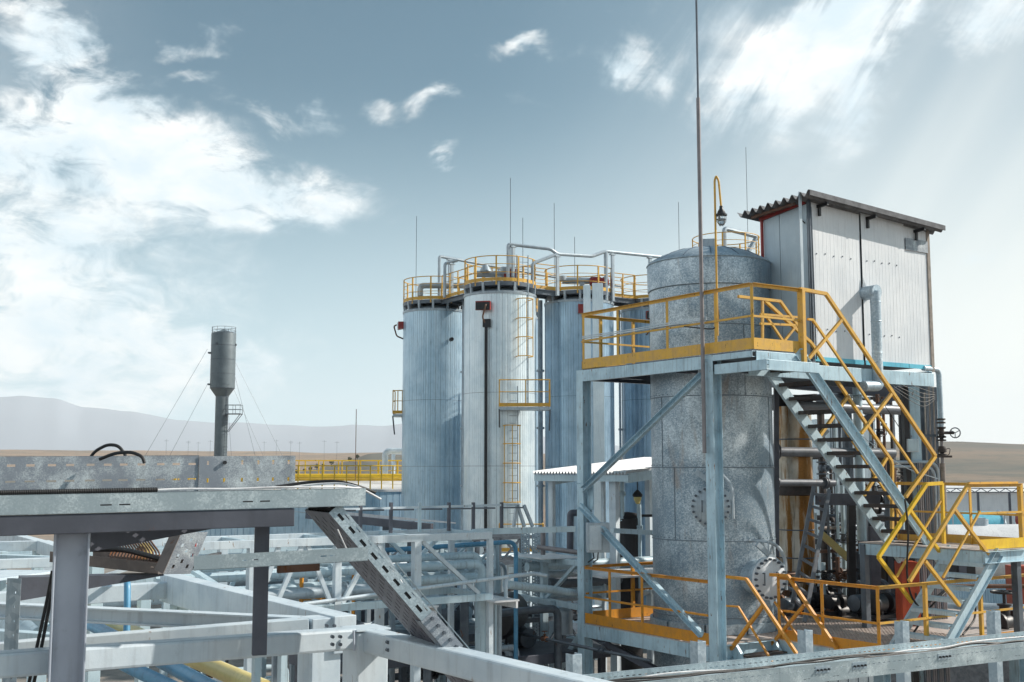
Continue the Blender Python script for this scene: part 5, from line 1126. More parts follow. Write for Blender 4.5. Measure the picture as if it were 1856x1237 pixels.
for u in (756, 902):
    q = MB(); a = at_z(rkp(u), rbot-.12)-E1*.1; q.box(a+E1*.2-E2*.0, .5, .8, .03, E2, E1); q.box(a+E1*.2+E2*.2-Z*.07, .04, .8, .12, E2, E1); q.build('bracket_plate', M['conc'], RK)
q = MB(); q.tube([rkp(500, -.15, rbot+.02), rkp(912, -.15, rbot+.02)+Z*.25], .03, 8); RKs = q.build('thin_rail', M['white'], RK)
tag(RKs, '', '') if False else None
# rail on six small dark posts above the rack
prl = thing('cable_rail', 'thin pale rail on a row of small dark posts above the middle rack', 'rail', rkp(800, .6))
za = U(640, 923, 20).z; dqp = .6
pb = rkp(683, dqp)
a = dropv(rkp(600, dqp), 925); b = dropv(rkp(975, dqp), 915)
q = MB(); q.bar(a, b, .05, .04); q.build('rail', M['white'], prl)
for i, u in enumerate((630, 683, 739, 792, 846, 891, 943)):
    p = rkp(u, dqp); q = MB(); q.bar(p-Z*.0, dropv(p, 911 if i else 917), .055, .045, E2); ps = q.build('post', M['darksteel'] if i != 3 else M['lightsteel'], prl)
    q = MB(); t0 = dropv(p, 926-i*.9); q.bar(t0+E2*.04, t0+E2*.36-E1*.15, .12, .025); q.build('side_bracket', M['dpipe'], ps)
q = MB(); q.bar(rk+E1*.6-Z*.03, runu(rk+E1*.6, (E2-E1*.1).normalized(), 1040)-Z*.03, .12, .1); q.build('beam', M['lightsteel'], prl)
for (u0, u1) in ((972, 965), (972, 985), (984, 1000)):
    q = MB(); a = dropv(rkp(u0, .6), 916); b = dropv(rkp(u1, .6), 955); q.bar(a, b, .05, .05); q.build('strut', M['pipe'], prl)
# pipes through the rack
def gp(*a, **k): return pipe(*a, **k)
zA_ = rkp(800, .45, None); zp1 = dropv(zA_, 1027).z
e9 = rkp(899, .45, zp1); gp('large pale pipe through the middle rack, turning down at its right end', [rkp(300, .45, zp1), e9, at_z(e9, GZ+.3)], .075, 'lightsteel', .18, fl=((0, .5),))
zp1b = zp1+.12; e9 = rkp(915, .85, zp1b); gp('second pale pipe behind the large one, its vertical leg just right of it', [rkp(300, .85, zp1b), e9, at_z(e9, GZ+.3)], .065, 'lightsteel', .18)
gp('grey pipe low in the middle rack below the large pale pipe', [rkp(380, .3, rbot+.16), rkp(745, .3, rbot+.16)], .09, 'pipe', fl=((0, .7),))
gp('light cable duct pipe at the bottom level of the middle rack', [rkp(380, .75, rbot+.2), rkp(905, .75, rbot+.2)], .08, 'lightsteel')
gp('white pipe at the far side of the middle rack', [rkp(380, 1.1, rbot+.12), rkp(905, 1.1, rbot+.12)], .06, 'white')
zb1 = dropv(rkp(800, 1.6), 1001).z; e9 = runu(rkp(800, 1.6, zb1), E2, 935); gp('thin bright blue pipe crossing behind the middle rack then dropping down', [rkp(600, 1.6, zb1), e9+Z*.1, at_z(e9, GZ+.2)+E2*.0], .042, 'blue', .2)
a = U(832, 1063, 20.3); gp('thin white bent pipe with hooked left end right of the middle rack', [dropv(U(917, 1060, 20.4), 1085), dropv(U(917, 1060, 20.4), 1050), U(925, 1045, 20.6), U(970, 1040, 21.4), U(990, 1044, 21.5)], .035, 'white', .15)
gp('pale horizontal pipe leading from the middle rack right to the tower frame', [U(918, 1060, 20.6), U(1000, 1069, 22.6), U(1055, 1078, 23.6)], .075, 'lightsteel')
# trapezoid sheet roof and its stand
q = MB(); a = U(560, 922, 25.5); b = U(826, 947, 24); n = (b-a); q.quad(a, b, b+V((-1.5, 2.4, .02)), a+V((-1.5, 2.4, .02))); q.quad(a-Z*.1, b-Z*.03, b+V((-1.5, 2.4, -.03)), a+V((-1.5, 2.4, -.1)))
q.quad(a, b, b-Z*.03, a-Z*.1); cn_ = thing('flat_canopy', 'low flat canopy with dark underside behind the row of small dark posts', 'canopy', at_z((a+b)/2, GZ)); q.build('roof_slab', M['conc'], cn_)
q = MB(); q.bar(a-Z*.14+E1*.1, b-Z*.1+E1*.1-E2*.5, .1, .16); q.build('dark_beam', M['darksteel'], cn_)
for u in (700, 745): q = MB(); p = U(u, 945, 24.6); q.bar(p, at_z(p, GZ), .14, .14); q.build('post', M['dpipe'], cn_)
# dark vertical box duct and ribbed riser below the rack end
for (u, w, v0, D, mt, lab) in ((888, .42, 1088, 20.9, 'pipe', 'ribbed grey vertical cable riser below the right end of the middle rack'), (775, .14, 1090, 21.2, 'dpipe', 'dark steel column below the middle rack, left of the ribbed riser'), (842, .16, 1085, 22.0, 'dpipe', 'dark column standing just left of the ribbed riser')):
    a = U(u, v0, D); t_ = thing('cable_riser' if w > .3 else 'column', lab, 'riser' if w > .3 else 'column', at_z(a, GZ))
    q = MB(); q.bar(a, at_z(a, GZ), w, w*.6, V((0, 1, 0))); q.build('casing', M[mt], t_, bev=.005)
    if w > .3:
        for k in range(6): q = MB(); p = a+V((-w/2+.035+k*.07, -w*.3-.02, 0)); q.tube([p, at_z(p, GZ)], .022, 6); q.build('conduit', M['pipe' if k % 2 else 'lightsteel'], t_)
# perforated vertical trays beside the middle silo
for i, (u, v0, lab) in enumerate(((944, 958, 'left of two tall perforated vertical trays beside the middle silo foot'), (964, 958, 'right of two tall perforated vertical trays beside the middle silo foot'))):
    a = U(u, v0, 26.0); t_ = thing('vertical_tray', lab, 'cable tray', at_z(a, GZ), 'vertical perforated trays'); q = MB(); Hh = a.z-GZ; sl = []
    for j in range(3): sl += [(.03+j*.055, y, .05+j*.055, y+.02) for y in [.1+.065*k+(j % 2)*.03 for k in range(int(Hh/.065)-3)]]
    q.panel(a, V((1, .1, 0)), -Z, .2, Hh, sl, .003); q.build('panel', M['galv'], t_)
    q = MB(); 
    for k in range(4): q.bar(a-Z*(k*1.1+.8)+V((-.05, .02, 0)), a-Z*(k*1.1+.8)+V((.26, .02, 0)), .03, .05)
    q.build('cross_rung', M['dpipe'], t_)
# small frame left of the tower column
FR = thing('side_rack', 'pale braced steel side frame holding pipes just left of the tower column', 'steel frame', at_z(U(990, 1010, 21.6), GZ))
fa_ = U(986, 1008, 25); fbk = U(1048, 1017, 23.7); fd_ = (fbk-fa_); fd_.z = 0; fd_ = fd_.normalized()
fb_ = at_z(fbk, fa_.z)
q = MB(); q.bar(fa_, at_z(fa_, GZ), .13, .13, fd_); q.build('column', M['lightsteel'], FR, bev=.004)
q = MB(); q.bar(fa_+E1*1.0, at_z(fa_+E1*1.0, GZ), .13, .13, fd_); q.build('column', M['lightsteel'], FR, bev=.004)
for z0, nm in ((fa_.z-.05, 'beam'), (dropv(fa_, 1088).z, 'beam')):
    for dq in (0, 1.0): q = MB(); q.bar(at_z(fa_, z0)+fd_*.07+E1*dq, at_z(fb_, z0)+E1*dq+fd_*.15, .11, .11); q.build(nm, M['lightsteel'], FR, bev=.004)
q = MB(); q.bar(dropv(fa_, 1086)+fd_*.05, dropv(fb_, 1020), .07, .07); q.build('brace', M['lightsteel'], FR)
q = MB(); q.bar(dropv(fa_, 1230)+fd_*.3, dropv(fb_, 1155)+fd_*.05, .12, .12); q.build('brace', M['lightsteel'], FR)
q = MB(); q.box((fa_+fb_)/2+E1*.5+Z*.01, (fb_-fa_).length, 1.0, .012, fd_, V((-fd_.y, fd_.x, 0))); q.build('top_plate', M['conc'], FR)
for i, (v0, r, mt, lab) in enumerate(((1032, .10, 'lightsteel', 'upper pale pipe inside the side frame left of the tower column'), (1046, .08, 'pipe', 'second pipe inside the side frame left of the tower column'), (1062, .13, 'dpipe', 'thick dark pipe inside the side frame and behind the tower railing'), (1078, .10, 'lightsteel', 'lower pale pipe inside the side frame, above its second beam'), (1090, .09, 'pipe', 'lowest pipe crossing behind the left tower railing'))):
    a = U(955 if i == 0 else 992, v0-4, 25.0+.35*i); b = U(1260, v0+8, 27.4+.35*i); gp(lab, [at_z(a, a.z), at_z(b, a.z)], r, mt, fl=((0, .35),) if i in (1, 3) else ())
gp('brown grey beam-like pipe left of the tower column above the side frame', [U(975, 992, 24.2), U(1050, 1002, 23.6)], .05, 'rodpaint'); gp('brown vertical pipe left of the tower column above the side frame', [U(984, 960, 24.3), dropv(U(984, 960, 24.3), 1006)], .05, 'rodpaint')
gp('dark bent pipe turning down beside the tower column', [U(1046, 930, 24), U(1034, 930, 24), dropv(U(1033, 930, 24), 1000)], .07, 'darksteel', .15)
# dark ball tank between silo and rack
q = MB(); q.lathe(U(912, 1115, 24), [(0, -.9), (.35, -.85), (.42, -.6), (.42, .6), (.35, .85), (0, .9)], 24, V((.2, 1, 0))); tag(q.build('drum', M['black'], sm=40), 'dark round drum end seen behind the ribbed riser', 'drum')
# ---- canopy with corrugated roof left behind the vessel
ca0 = U(965, 857, 26.5); zc0 = ca0.z; CX = E1.copy()
CN = thing('pump_canopy', 'white corrugated canopy roof on pale posts between silo and galvanised vessel', 'canopy', at_z(U(1070, 900, 27), GZ))
cR = U(1135, 860, 25.0); q = MB(); cD = (at_z(cR, zc0)-ca0); Lc_ = cD.length; cD.normalize(); cB = V((-cD.y, cD.x, 0)); nw = 30*6; depth = 5.0
o_ = len(q.v)
for k in range(nw+1):
    x = Lc_*k/nw; wv = .035*cos(2*pi*k/6)
    for (y, zz) in ((0, 0), (depth, .36)):
        for t_ in (0, -.01): q.v.append(ca0+cD*x+cB*y+Z*(zz+wv+t_))
for k in range(nw): i = 4*k; q.f += [(i, i+2, i+6, i+4), (i+1, i+5, i+7, i+3), (i, i+4, i+5, i+1), (i+2, i+3, i+7, i+6)]
q.build('corrugated_roof', M['conc'], CN, sm=50)
q = MB(); q.bar(ca0-Z*.12+cB*.1, ca0+cD*Lc_-Z*.12+cB*.1, .06, .14); q.bar(ca0+cD*Lc_*.98-Z*.12+cB*.1, ca0+cD*Lc_*.98-Z*.12+cB*4.8+Z*.34, .1, .2); q.bar(ca0+cD*.3-Z*.2+cB*.4, ca0+cD*.3-Z*.2+cB*4.8+Z*.34, .1, .14); q.build('roof_beam', M['lightsteel'], CN)
for (u, D, w) in ((1000, 26.6, .12), (1113, 25.6, .17), (1175, 28, .13), (1093, 26.5, .08)):
    a = U(u, 862, D); q = MB(); q.bar(a, at_z(a, GZ), w, w, cD); q.build('post', M['white'], CN, bev=.003)
# equipment under the canopy
a = U(1137, 928, 27); t_ = thing('mixer_tank', 'black cylindrical tank with drive shaft under the white canopy', 'tank', at_z(a, GZ)); q = MB(); q.lathe(at_z(a, 0), [(.32, GZ), (.32, dropv(a, 940).z), (.2, dropv(a, 930).z), (0, dropv(a, 928).z)], 20); q.build('body', M['black'], t_, sm=40)
q = MB(); q.bar(dropv(a, 935)+V((.2, 0, 0)), dropv(a, 935)+V((.7, 0, 0)), .1, .06); q.build('arm', M['black'], t_)
a = U(1155, 862, 26.6); t_ = thing('pendant_lamp', 'small hanging lamp with brown glass under the white canopy', 'lamp', dropv(a, 908)); q = MB(); q.tube([a, dropv(a, 893)], .012, 5); q.lathe(dropv(a, 893), [(.02, .06), (.08, 0), (.12, -.06), (.1, -.1)], 14); q.build('lamp_cap', M['black'], t_, sm=40); q = MB(); q.lathe(dropv(a, 899), [(.085, 0), (.09, -.08), (.04, -.18), (0, -.19)], 12); q.build('lamp_glass', M['yel2'], t_, sm=40)
for (u, v0, v1, r, lab) in ((1120, 900, 1015, .04, 'thin process pipe left of the black tank under the canopy'), (1143, 985, 1015, .03, 'short thin pipe below the black tank'), (1158, 908, 1040, .05, 'process pipe below the hanging lamp under the canopy'), (1127, 868, 930, .05, 'pale pipe standing up behind the black tank'), (1205, 890, 1040, .05, 'process pipe right under the canopy edge')):
    a = U(u, v0, 26.8); gp(lab, [a, dropv(a, v1+30)], r, 'lightsteel' if r > .045 else 'wood', fl=((0, .3), (0, .8)))
a = U(1084, 975, 22.3); t_ = thing('junction_cabinet', 'pale junction cabinet with cables below, fixed beside the left tower column', 'cabinet', dropv(a, 1003)); q = MB(); w_ = .42; q.box(a+V((0, .1, 0)), w_, .22, .56, V((.99, .1, 0)).normalized(), V((-.1, .99, 0)).normalized()); q.build('body', M['pipe'], t_, bev=.008); q = MB(); q.box(a+V((-.05, -.025, 0)), .23, .02, .46, V((.99, .1, 0)).normalized(), V((-.1, .99, 0)).normalized()); q.build('door', M['white'], t_, bev=.004)
q = MB(); q.tube([dropv(a, 1001)-V((.1, 0, 0)), dropv(a, 1012)-V((.08, 0, 0)), dropv(a, 1020)-V((.2, 0, 0))], .012, 6); q.tube([dropv(a, 1001), dropv(a, 1014)-V((.01, 0, 0)), dropv(a, 1020)-V((.1, 0, 0))], .012, 6); q.build('cable', M['rub'], t_)
# beams and rail behind the lower left railing
q = MB(); a = U(1110, 962, 24.5); b = U(1260, 970, 25.2); q.bar(a, b, .12, .1); tag(q.build('beam', M['lightsteel']), 'pale horizontal beam under the canopy left of the vessel', 'beam')
q = MB(); a = U(1060, 1042, 24); q.bar(a, runu(a, (E2-E1*.2).normalized(), 1260), 1.6, .03); tag(q.build('plate_walkway', M['conc']), 'pale flat plate behind the left orange railing', 'walkway')
# ================================================================== BEHIND THE STAIRS
ct = at_z(U(1440, 850, 25.2), 0); CL = thing('rusty_column', 'rust streaked clad column vessel standing behind the staircase', 'vessel', at_z(ct, ZL)); zz = lambda v: dropv(ct, v).z
q = MB(); q.lathe(ct, [(.385, ZL), (.385, zz(738))], 40); q.build('shell', M['rustcol'], CL, sm=35)
for v in (797, 960, 1010): q = MB(); q.lathe(ct, [(.39, zz(v)-.012), (.395, zz(v)), (.39, zz(v)+.012)], 40); q.build('jacket_seam', M['seam'], CL)
for v in (888,): q = MB(); q.lathe(ct, [(.40, zz(v)-.12), (.46, zz(v)-.1), (.46, zz(v)+.08), (.40, zz(v)+.1)], 40); q.build('flange_ring', M['stair'], CL, sm=30)
gp('thick grey horizontal pipe crossing the rusty column behind the stairs', [U(1402, 819, 24.3), U(1620, 822, 25.4)], .10, 'midpipe', fl=((0, .02),))
gp('blue grey horizontal pipe below it, behind the stairs and ladder top', [U(1404, 875, 24.2), U(1512, 876, 24.8)], .075, 'midpipe', fl=((0, .02), (0, .85)))
gp('upper grey horizontal pipe under the hut floor behind the stairs', [U(1440, 736, 24.2), U(1636, 744, 25.6)], .105, 'midpipe')
gp('vertical blue grey pipe with rust stained foot under the hut', [U(1553, 690, 25.0), dropv(U(1553, 690, 25.0), 980)], .10, 'lightsteel', fl=((0, .1),))
for (u0, v0, u1, v1, D, w, mt, lab) in ((1558, 772, 1632, 704, 25.8, .16, 'darksteel', 'dark diagonal brace under the hut, between the vertical pipe and the columns'), (1480, 905, 1592, 906, 24.4, .24, 'darksteel', 'dark box beam above the ladder rungs behind the stairs'), (1543, 916, 1543, 1090, 24.3, .15, 'black', 'black square column left of the landing, under the dark box beam'), (1584, 955, 1586, 1125, 23.6, .2, 'darksteel', 'dark column standing close to the foot of the long staircase'), (1478, 800, 1500, 780, 25.5, .1, 'pipe', 'short grey strut above the crossing pipe behind the stairs'), (1488, 968, 1576, 1046, 25.0, .14, 'yel2', 'cream painted diagonal beam behind the ladder'), (1575, 1040, 1600, 1062, 25.0, .12, 'orange', 'short yellow diagonal piece continuing the cream diagonal beam'), (1407, 690, 1407, 1010, 24.0, .10, 'darksteel', 'thin dark column between the galvanised vessel and the rusty column'), (1398, 730, 1470, 731, 25.8, .34, 'black', 'short black beam block above the rusty column behind the stairs'), (1400, 690, 1700, 716, 26.5, .3, 'darksteel', 'deep dark floor beam under the hut behind the stairs')):
    q = MB(); q.bar(U(u0, v0, D), U(u1, v1, D), w, w, V((0, 1, 0)) if u0 == u1 else Z); tag(q.build('column' if abs(u0-u1) < 4 else 'steel_beam', M[mt], bev=.004), lab, 'column' if abs(u0-u1) < 4 else 'beam')
# leaning ladder
la, lb, lc, ld2 = U(1475, 882, 23.6), U(1436, 1095, 22.9), U(1503, 888, 23.5), U(1458, 1128, 22.2)
LDR = thing('ladder', 'weathered grey ladder leaning against the dark beam beside the rusty column', 'ladder', (lb+ld2)/2)
for (a, b) in ((la, lb), (lc, ld2)): q = MB(); q.bar(a, b, .075, .055, V((0, 1, 0))); q.build('side_rail', M['midpipe'], LDR, bev=.004)
for k in range(9): f = .06+k*.112; q = MB(); q.bar(la.lerp(lb, f), lc.lerp(ld2, f*.96), .045, .05); q.build('rung', M['midpipe'], LDR)
# white wall panels far behind
a = U(1478, 760, 33); q = MB(); 
WB = thing('panel_building', 'white panelled building glimpsed through the gaps behind the stairs', 'building', at_z(U(1530, 900, 34), GZ))
x1_ = U(1585, 760, 33); q.bar((a+at_z(x1_, a.z))/2*1+V((-.85, 1.5, -(a.z-GZ)/2)), (a+at_z(x1_, a.z))/2+V((.85, 1.5, -(a.z-GZ)/2)), 3, a.z-GZ); q.build('wall', M['cladw'], WB)
for k in range(6): q = MB(); p = a+(at_z(x1_, a.z)-a)*(k+.5)/6-V((0, .02, 0)); q.bar(p, at_z(p, GZ), .02, .01, V((0, 1, 0))); q.build('wall_joint', M['seam'], WB)
# thin process pipes with valves in the tangle
def valve(P, ax, r, mt='dpipe'):
    """gate valve: body, two flanges, bonnet, handwheel, as one mesh standing on a pipe at P"""
    q = MB(); ax = V(ax).normalized(); o_ = ax.orthogonal().normalized(); o_ = V((.3, -.95, 0)) if abs(ax.z) > .8 else Z
    q.lathe(P-ax*r*2.2, [(r*1.9, 0), (r*1.9, r*.5), (r*1.1, r*.6), (r*1.5, r*2.2), (r*1.1, r*3.8), (r*1.9, r*3.9), (r*1.9, r*4.4)], 12, ax)
    q.lathe(P, [(r*.8, 0), (r*.8, r*2.6), (r*1.1, r*2.7), (r*1.1, r*3), (r*.25, r*3.1), (r*.25, r*5)], 10, o_)
    c = P+o_*r*4.8; x = o_.orthogonal().normalized(); y = o_.cross(x); q.tube([c+(x*cos(t)+y*sin(t))*r*1.9 for t in [2*pi*k/14 for k in range(15)]], r*.2, 6, caps=False)
    for t in (0, 2.09, 4.19): q.tube([c, c+(x*cos(t)+y*sin(t))*r*1.9], r*.14, 5)
    return q
rng = random.Random(11)
spots = [(1512, 735, 1090, 26, .035), (1526, 880, 1110, 25.5, .05), (1600, 720, 870, 26.2, .035), (1590, 715, 830, 26, .045), (1575, 720, 830, 26.4, .03), (1560, 720, 1100, 27, .035), (1620, 840, 1120, 25.5, .05), (1500, 915, 1100, 26, .03), (1533, 915, 1120, 26.3, .06), (1478, 930, 1100, 26.4, .03), (1608, 870, 1120, 25.0, .07), (1634, 900, 1120, 26, .05), (1568, 930, 1110, 25.2, .05), (1555, 1000, 1110, 24.8, .06), (1518, 1010, 1110, 24.4, .045), (1492, 1020, 1110, 24.4, .045)]
for i, (u, v0, v1, D, r) in enumerate(spots):
    a = U(u, v0, D); b = dropv(a, v1); t_ = thing('process_pipe', '%s from the left of the thin vertical process pipes under the hut' % ORD[sorted([x[0] for x in spots]).index(u)], 'pipe', at_z(a, min(b.z, a.z)), 'thin vertical process pipes under the hut')
    q = MB(); q.tube([a, b], r, 8); q.build('pipe_run', M[rng.choice(['dpipe', 'darksteel', 'pipe', 'lightsteel', 'rust'])], t_, sm=40)
    for f in (.35, .7):
        if rng.random() < .7: valve(a.lerp(b, f+rng.uniform(-.1, .1)), Z, r*.9).build('valve', M[rng.choice(['dpipe', 'black', 'rust'])], t_, sm=40)
        else: q = MB(); q.cyl(a.lerp(b, f), r*2, .06, n=10); q.build('flange', M['dpipe'], t_)
for i, (u0, u1, v, D, r, mt) in enumerate(((1405, 1475, 1097, 24.5, .12, 'dpipe'), (1480, 1640, 1000, 26.5, .04, 'rust'), (1490, 1600, 1037, 24.3, .035, 'black'), (1500, 1700, 935, 26.5, .035, 'dpipe'), (1560, 1660, 925, 25.5, .05, 'dpipe'), (1500, 1600, 1112, 23.9, .1, 'rust'), (1420, 1520, 1085, 24.6, .06, 'dpipe'), (1485, 1560, 958, 26, .04, 'wood'), (1540, 1620, 905, 25.6, .05, 'dpipe'), (1480, 1600, 1062, 26, .05, 'pipe'))):
    a = U(u0, v, D); b = at_z(U(u1, v, D+.8), a.z); t_ = thing('process_pipe', '%s from the top of the thin horizontal process pipes behind the stairs' % ORD[sorted([1097, 1000, 1037, 935, 925, 1112, 1085, 958, 905, 1062]).index(v)], 'pipe', a, 'thin horizontal process pipes behind the stairs')
    q = MB(); q.tube([a, b], r, 8); q.build('pipe_run', M[mt], t_, sm=40)
    for f in (.25, .6, .85):
        if rng.random() < .75: valve(a.lerp(b, f), b-a, r*1.1).build('valve', M[rng.choice(['dpipe', 'black', 'rust', 'black'])], t_, sm=40)
for i, (u, v, D, s) in enumerate(((1512, 1098, 24.0, .2), (1430, 1100, 23.8, .18), (1466, 1095, 24.3, .2), (1560, 1110, 23.7, .22), (1597, 1120, 23.3, .25), (1660, 1120, 23.5, .2))):
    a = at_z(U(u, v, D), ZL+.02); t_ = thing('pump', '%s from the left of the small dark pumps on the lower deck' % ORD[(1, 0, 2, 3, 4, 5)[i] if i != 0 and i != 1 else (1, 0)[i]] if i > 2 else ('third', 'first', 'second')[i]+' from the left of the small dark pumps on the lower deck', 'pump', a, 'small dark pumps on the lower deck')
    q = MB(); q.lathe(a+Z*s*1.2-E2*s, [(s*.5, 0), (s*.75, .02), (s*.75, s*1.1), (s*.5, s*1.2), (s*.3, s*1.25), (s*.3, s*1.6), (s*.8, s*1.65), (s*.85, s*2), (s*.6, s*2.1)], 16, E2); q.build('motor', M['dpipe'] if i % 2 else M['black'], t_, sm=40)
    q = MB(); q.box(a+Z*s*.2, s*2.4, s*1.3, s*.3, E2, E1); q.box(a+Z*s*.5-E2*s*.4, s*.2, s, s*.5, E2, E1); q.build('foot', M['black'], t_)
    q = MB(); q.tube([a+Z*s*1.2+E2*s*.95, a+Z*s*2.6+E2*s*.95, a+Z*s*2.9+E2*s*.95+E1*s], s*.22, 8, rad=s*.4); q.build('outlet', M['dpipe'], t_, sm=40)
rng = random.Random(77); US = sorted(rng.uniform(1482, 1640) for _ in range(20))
for i, u in enumerate(US):  # dark pipes added to make the bright background behind the stairs darker
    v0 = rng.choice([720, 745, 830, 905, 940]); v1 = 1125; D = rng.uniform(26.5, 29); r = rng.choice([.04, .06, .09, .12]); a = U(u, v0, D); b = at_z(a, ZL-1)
    t_ = thing('filler_pipe', '%s from the left of the upright pipes added to darken the space behind the stairs' % ORD[i], 'pipe', b, 'upright pipes added to darken the space behind the stairs')
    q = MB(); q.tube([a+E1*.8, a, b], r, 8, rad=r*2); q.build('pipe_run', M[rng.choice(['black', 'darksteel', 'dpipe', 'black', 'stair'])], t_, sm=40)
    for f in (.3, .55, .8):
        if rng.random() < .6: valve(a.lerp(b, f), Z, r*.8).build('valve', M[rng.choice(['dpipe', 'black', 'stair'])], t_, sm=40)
for (u0, u1, v0, v1, D, lab) in ((1598, 1624, 985, 1125, 24.6, 'tall black block added for darkness under the landing, left of the red cabinet'), (1662, 1700, 1005, 1120, 25.5, 'wide black block added for darkness under the landing, right of the red cabinet'), (1484, 1520, 1068, 1125, 25.6, 'low black block added for darkness at the foot of the ladder'), (1726, 1760, 1010, 1050, 27, 'small dark box added for darkness under the landing floor')):  # black blocks added where the background came out too bright
    a = U((u0+u1)/2, v0, D); w = (u1-u0)/2113*D; z1 = max(ZL, dropv(a, v1).z); t_ = thing('dark_filler_block', lab, 'cabinet', at_z(a, z1)); q = MB(); q.bar(a, at_z(a, z1), w, .5, V((0, 1, 0))); q.build('body', M['black'], t_, bev=.02)
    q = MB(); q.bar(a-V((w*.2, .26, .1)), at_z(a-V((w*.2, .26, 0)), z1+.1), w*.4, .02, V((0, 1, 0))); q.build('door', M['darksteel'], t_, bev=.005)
# hut legs, ribbed riser, cabinets
for (u0, u1, D, mt, lab, nm) in ((1634, 1643, 23.4, 'black', 'narrow black steel column under the right half of the hut', 'column'), (1644, 1663, 23.5, 'steel', 'broad grey steel column under the hut carrying a small junction box', 'column'), (1664, 1674, 24.0, 'dpipe', 'dark steel column between the broad grey one and the ribbed riser', 'column')):
    a = U((u0+u1)/2, 702, D); w = (u1-u0)/2113*D; q = MB(); q.bar(a, at_z(a, GZ), w, .2, V((0, 1, 0))); tag(q.build(nm, M[mt], bev=.004), lab, 'column')
a = U(1653, 797, 23.3); t_ = thing('junction_box', 'small light grey junction box on the broad grey column under the hut', 'junction box', dropv(a, 818)); q = MB(); q.box(dropv(a, 808), .23, .12, .26); q.build('body', M['white'], t_, bev=.005); q = MB(); q.box(dropv(a, 808)-V((0, .066, 0)), .2, .01, .22); q.build('lid', M['lightsteel'], t_, bev=.003)
t_ = thing('pipe_bundle', 'ribbed bundle of brown grey vertical pipes hanging right of the hut columns', 'pipes', at_z(U(1690, 900, 23.6), GZ), None)
for k in range(9):
    u = 1675+k*2.6; a = U(u, 702 if k else 712, 23.7+.04*k); q = MB(); q.tube([a, at_z(a, GZ+.2)], .0165, 8); q.build('pipe_run', M['dpipe'] if k % 3 else M['wood'], t_, sm=40)
for k in range(12):
    u = 1662+k*3.9; a = U(u, 840, 23.2+.03*k); q = MB(); q.tube([a, at_z(a, GZ+.2)], .021, 8); q.build('pipe_run', M['rodpaint' if k % 3 else 'dpipe'], t_, sm=40)
q = MB(); a = U(1684, 790, 23.6); q.bar(a-V((.15, 0, 0)), a+V((.14, 0, 0)), .05, .05); q.build('clamp', M['dpipe'], t_)
for i, (v, r) in enumerate(((838, .035), (846, .03))):
    a = U(1615, v, 23.2); b = at_z(U(1700+i*-6, v, 23.4), a.z); gp(['outer grey conduit running right from the stairs and bending down by the landing', 'inner grey conduit running right from the stairs and bending down'][i], [a, b, at_z(b, a.z-1.5)], r, 'pipe', .25)
# cables under the hut floor
for k in range(5):
    q = MB(); z0 = 1.75-.03*k; q.tube([W(4.4, .85, z0-.0), W(5.0, .8, z0-.1-.05*k), W(5.5, .82, z0-.2-.06*k), W(5.9, .86, z0-.25)], .006, 5, rad=.3); tag(q.build('cable', M['rub'], sm=50), '%s highest of the loose grey cables drooping below the right end of the hut' % ORD[k], 'cable', 'loose cables under the hut floor')
q = MB(); q.tube([U(1590, 715, 24), U(1640, 790, 24)], .008, 5); tag(q.build('cable', M['rub']), 'thin stay cable under the hut running down to the right', 'cable')
q = MB(); q.tube([U(1500, 730, 22.2), U(1560, 790, 22.3), U(1640, 850, 22.3), U(1700, 868, 22.4)], .008, 5, rad=.4); tag(q.build('cable', M['pipe']), 'long thin wire sagging from the hut floor to the right conduit bend', 'cable')
# right outside pipe with valves and handwheel
a = W(5.75, 1.0, ZU+.03); b = U(1701, 660, 23.4); b = at_z(b, a.z); vb = lambda v: dropv(b, v)
t_ = thing('valve_pipe', 'lagged grey pipe bending down outside the hut corner, carrying valves and a handwheel', 'pipe', vb(872))
q = MB(); q.tube([a, b, vb(775)], .055, 12, rad=.14); q.build('lagged_pipe', M['galv'], t_, sm=50)
q = MB(); q.tube([vb(775), vb(840)], .03, 10); q.build('pipe_run', M['rodpaint'], t_, sm=50); q = MB(); q.tube([vb(840), vb(1000)], .05, 10); q.build('lower_pipe', M['wood'], t_, sm=50)
q = MB(); P = vb(785); q.lathe(P-Z*.1, [(.09, 0), (.09, .03), (.05, .05), (.07, .1), (.05, .17), (.09, .19), (.09, .22)], 12); q.tube([P, P+V((.24, -.05, 0))], .03, 8); c = P+V((.26, -.05, 0)); q.build('valve', M['stair'], t_, sm=40)
q = MB(); x = V((.85, -.5, 0)); y = Z; nn_ = V((.5, .85, 0)); q.tube([c+(x*cos(t)+y*sin(t))*.1 for t in [2*pi*k/18 for k in range(19)]], .012, 6, caps=False)
for t in (.5, 2.6, 4.7): q.tube([c, c+(x*cos(t)+y*sin(t))*.1], .009, 5)
q.build('handwheel', M['dpipe'], t_, sm=40)
q = MB()
for v in (768, 800, 826): q.lathe(vb(v), [(.09, 0), (.09, .03), (.04, .04), (.04, .06), (.09, .07), (.09, .1)], 12)
P = vb(815); q.lathe(P, [(0, -.08), (.07, -.06), (.09, 0), (.07, .06), (0, .08)], 12); q.box(vb(828)+V((.02, 0, 0)), .3, .16, .04); q.tube([P+V((.05, 0, 0)), P+V((.17, 0, .03)), P+V((.14, 0, -.12)), P+V((.02, 0, -.1))], .008, 5, rad=.05); q.build('valve', M['stair'], t_, sm=40)
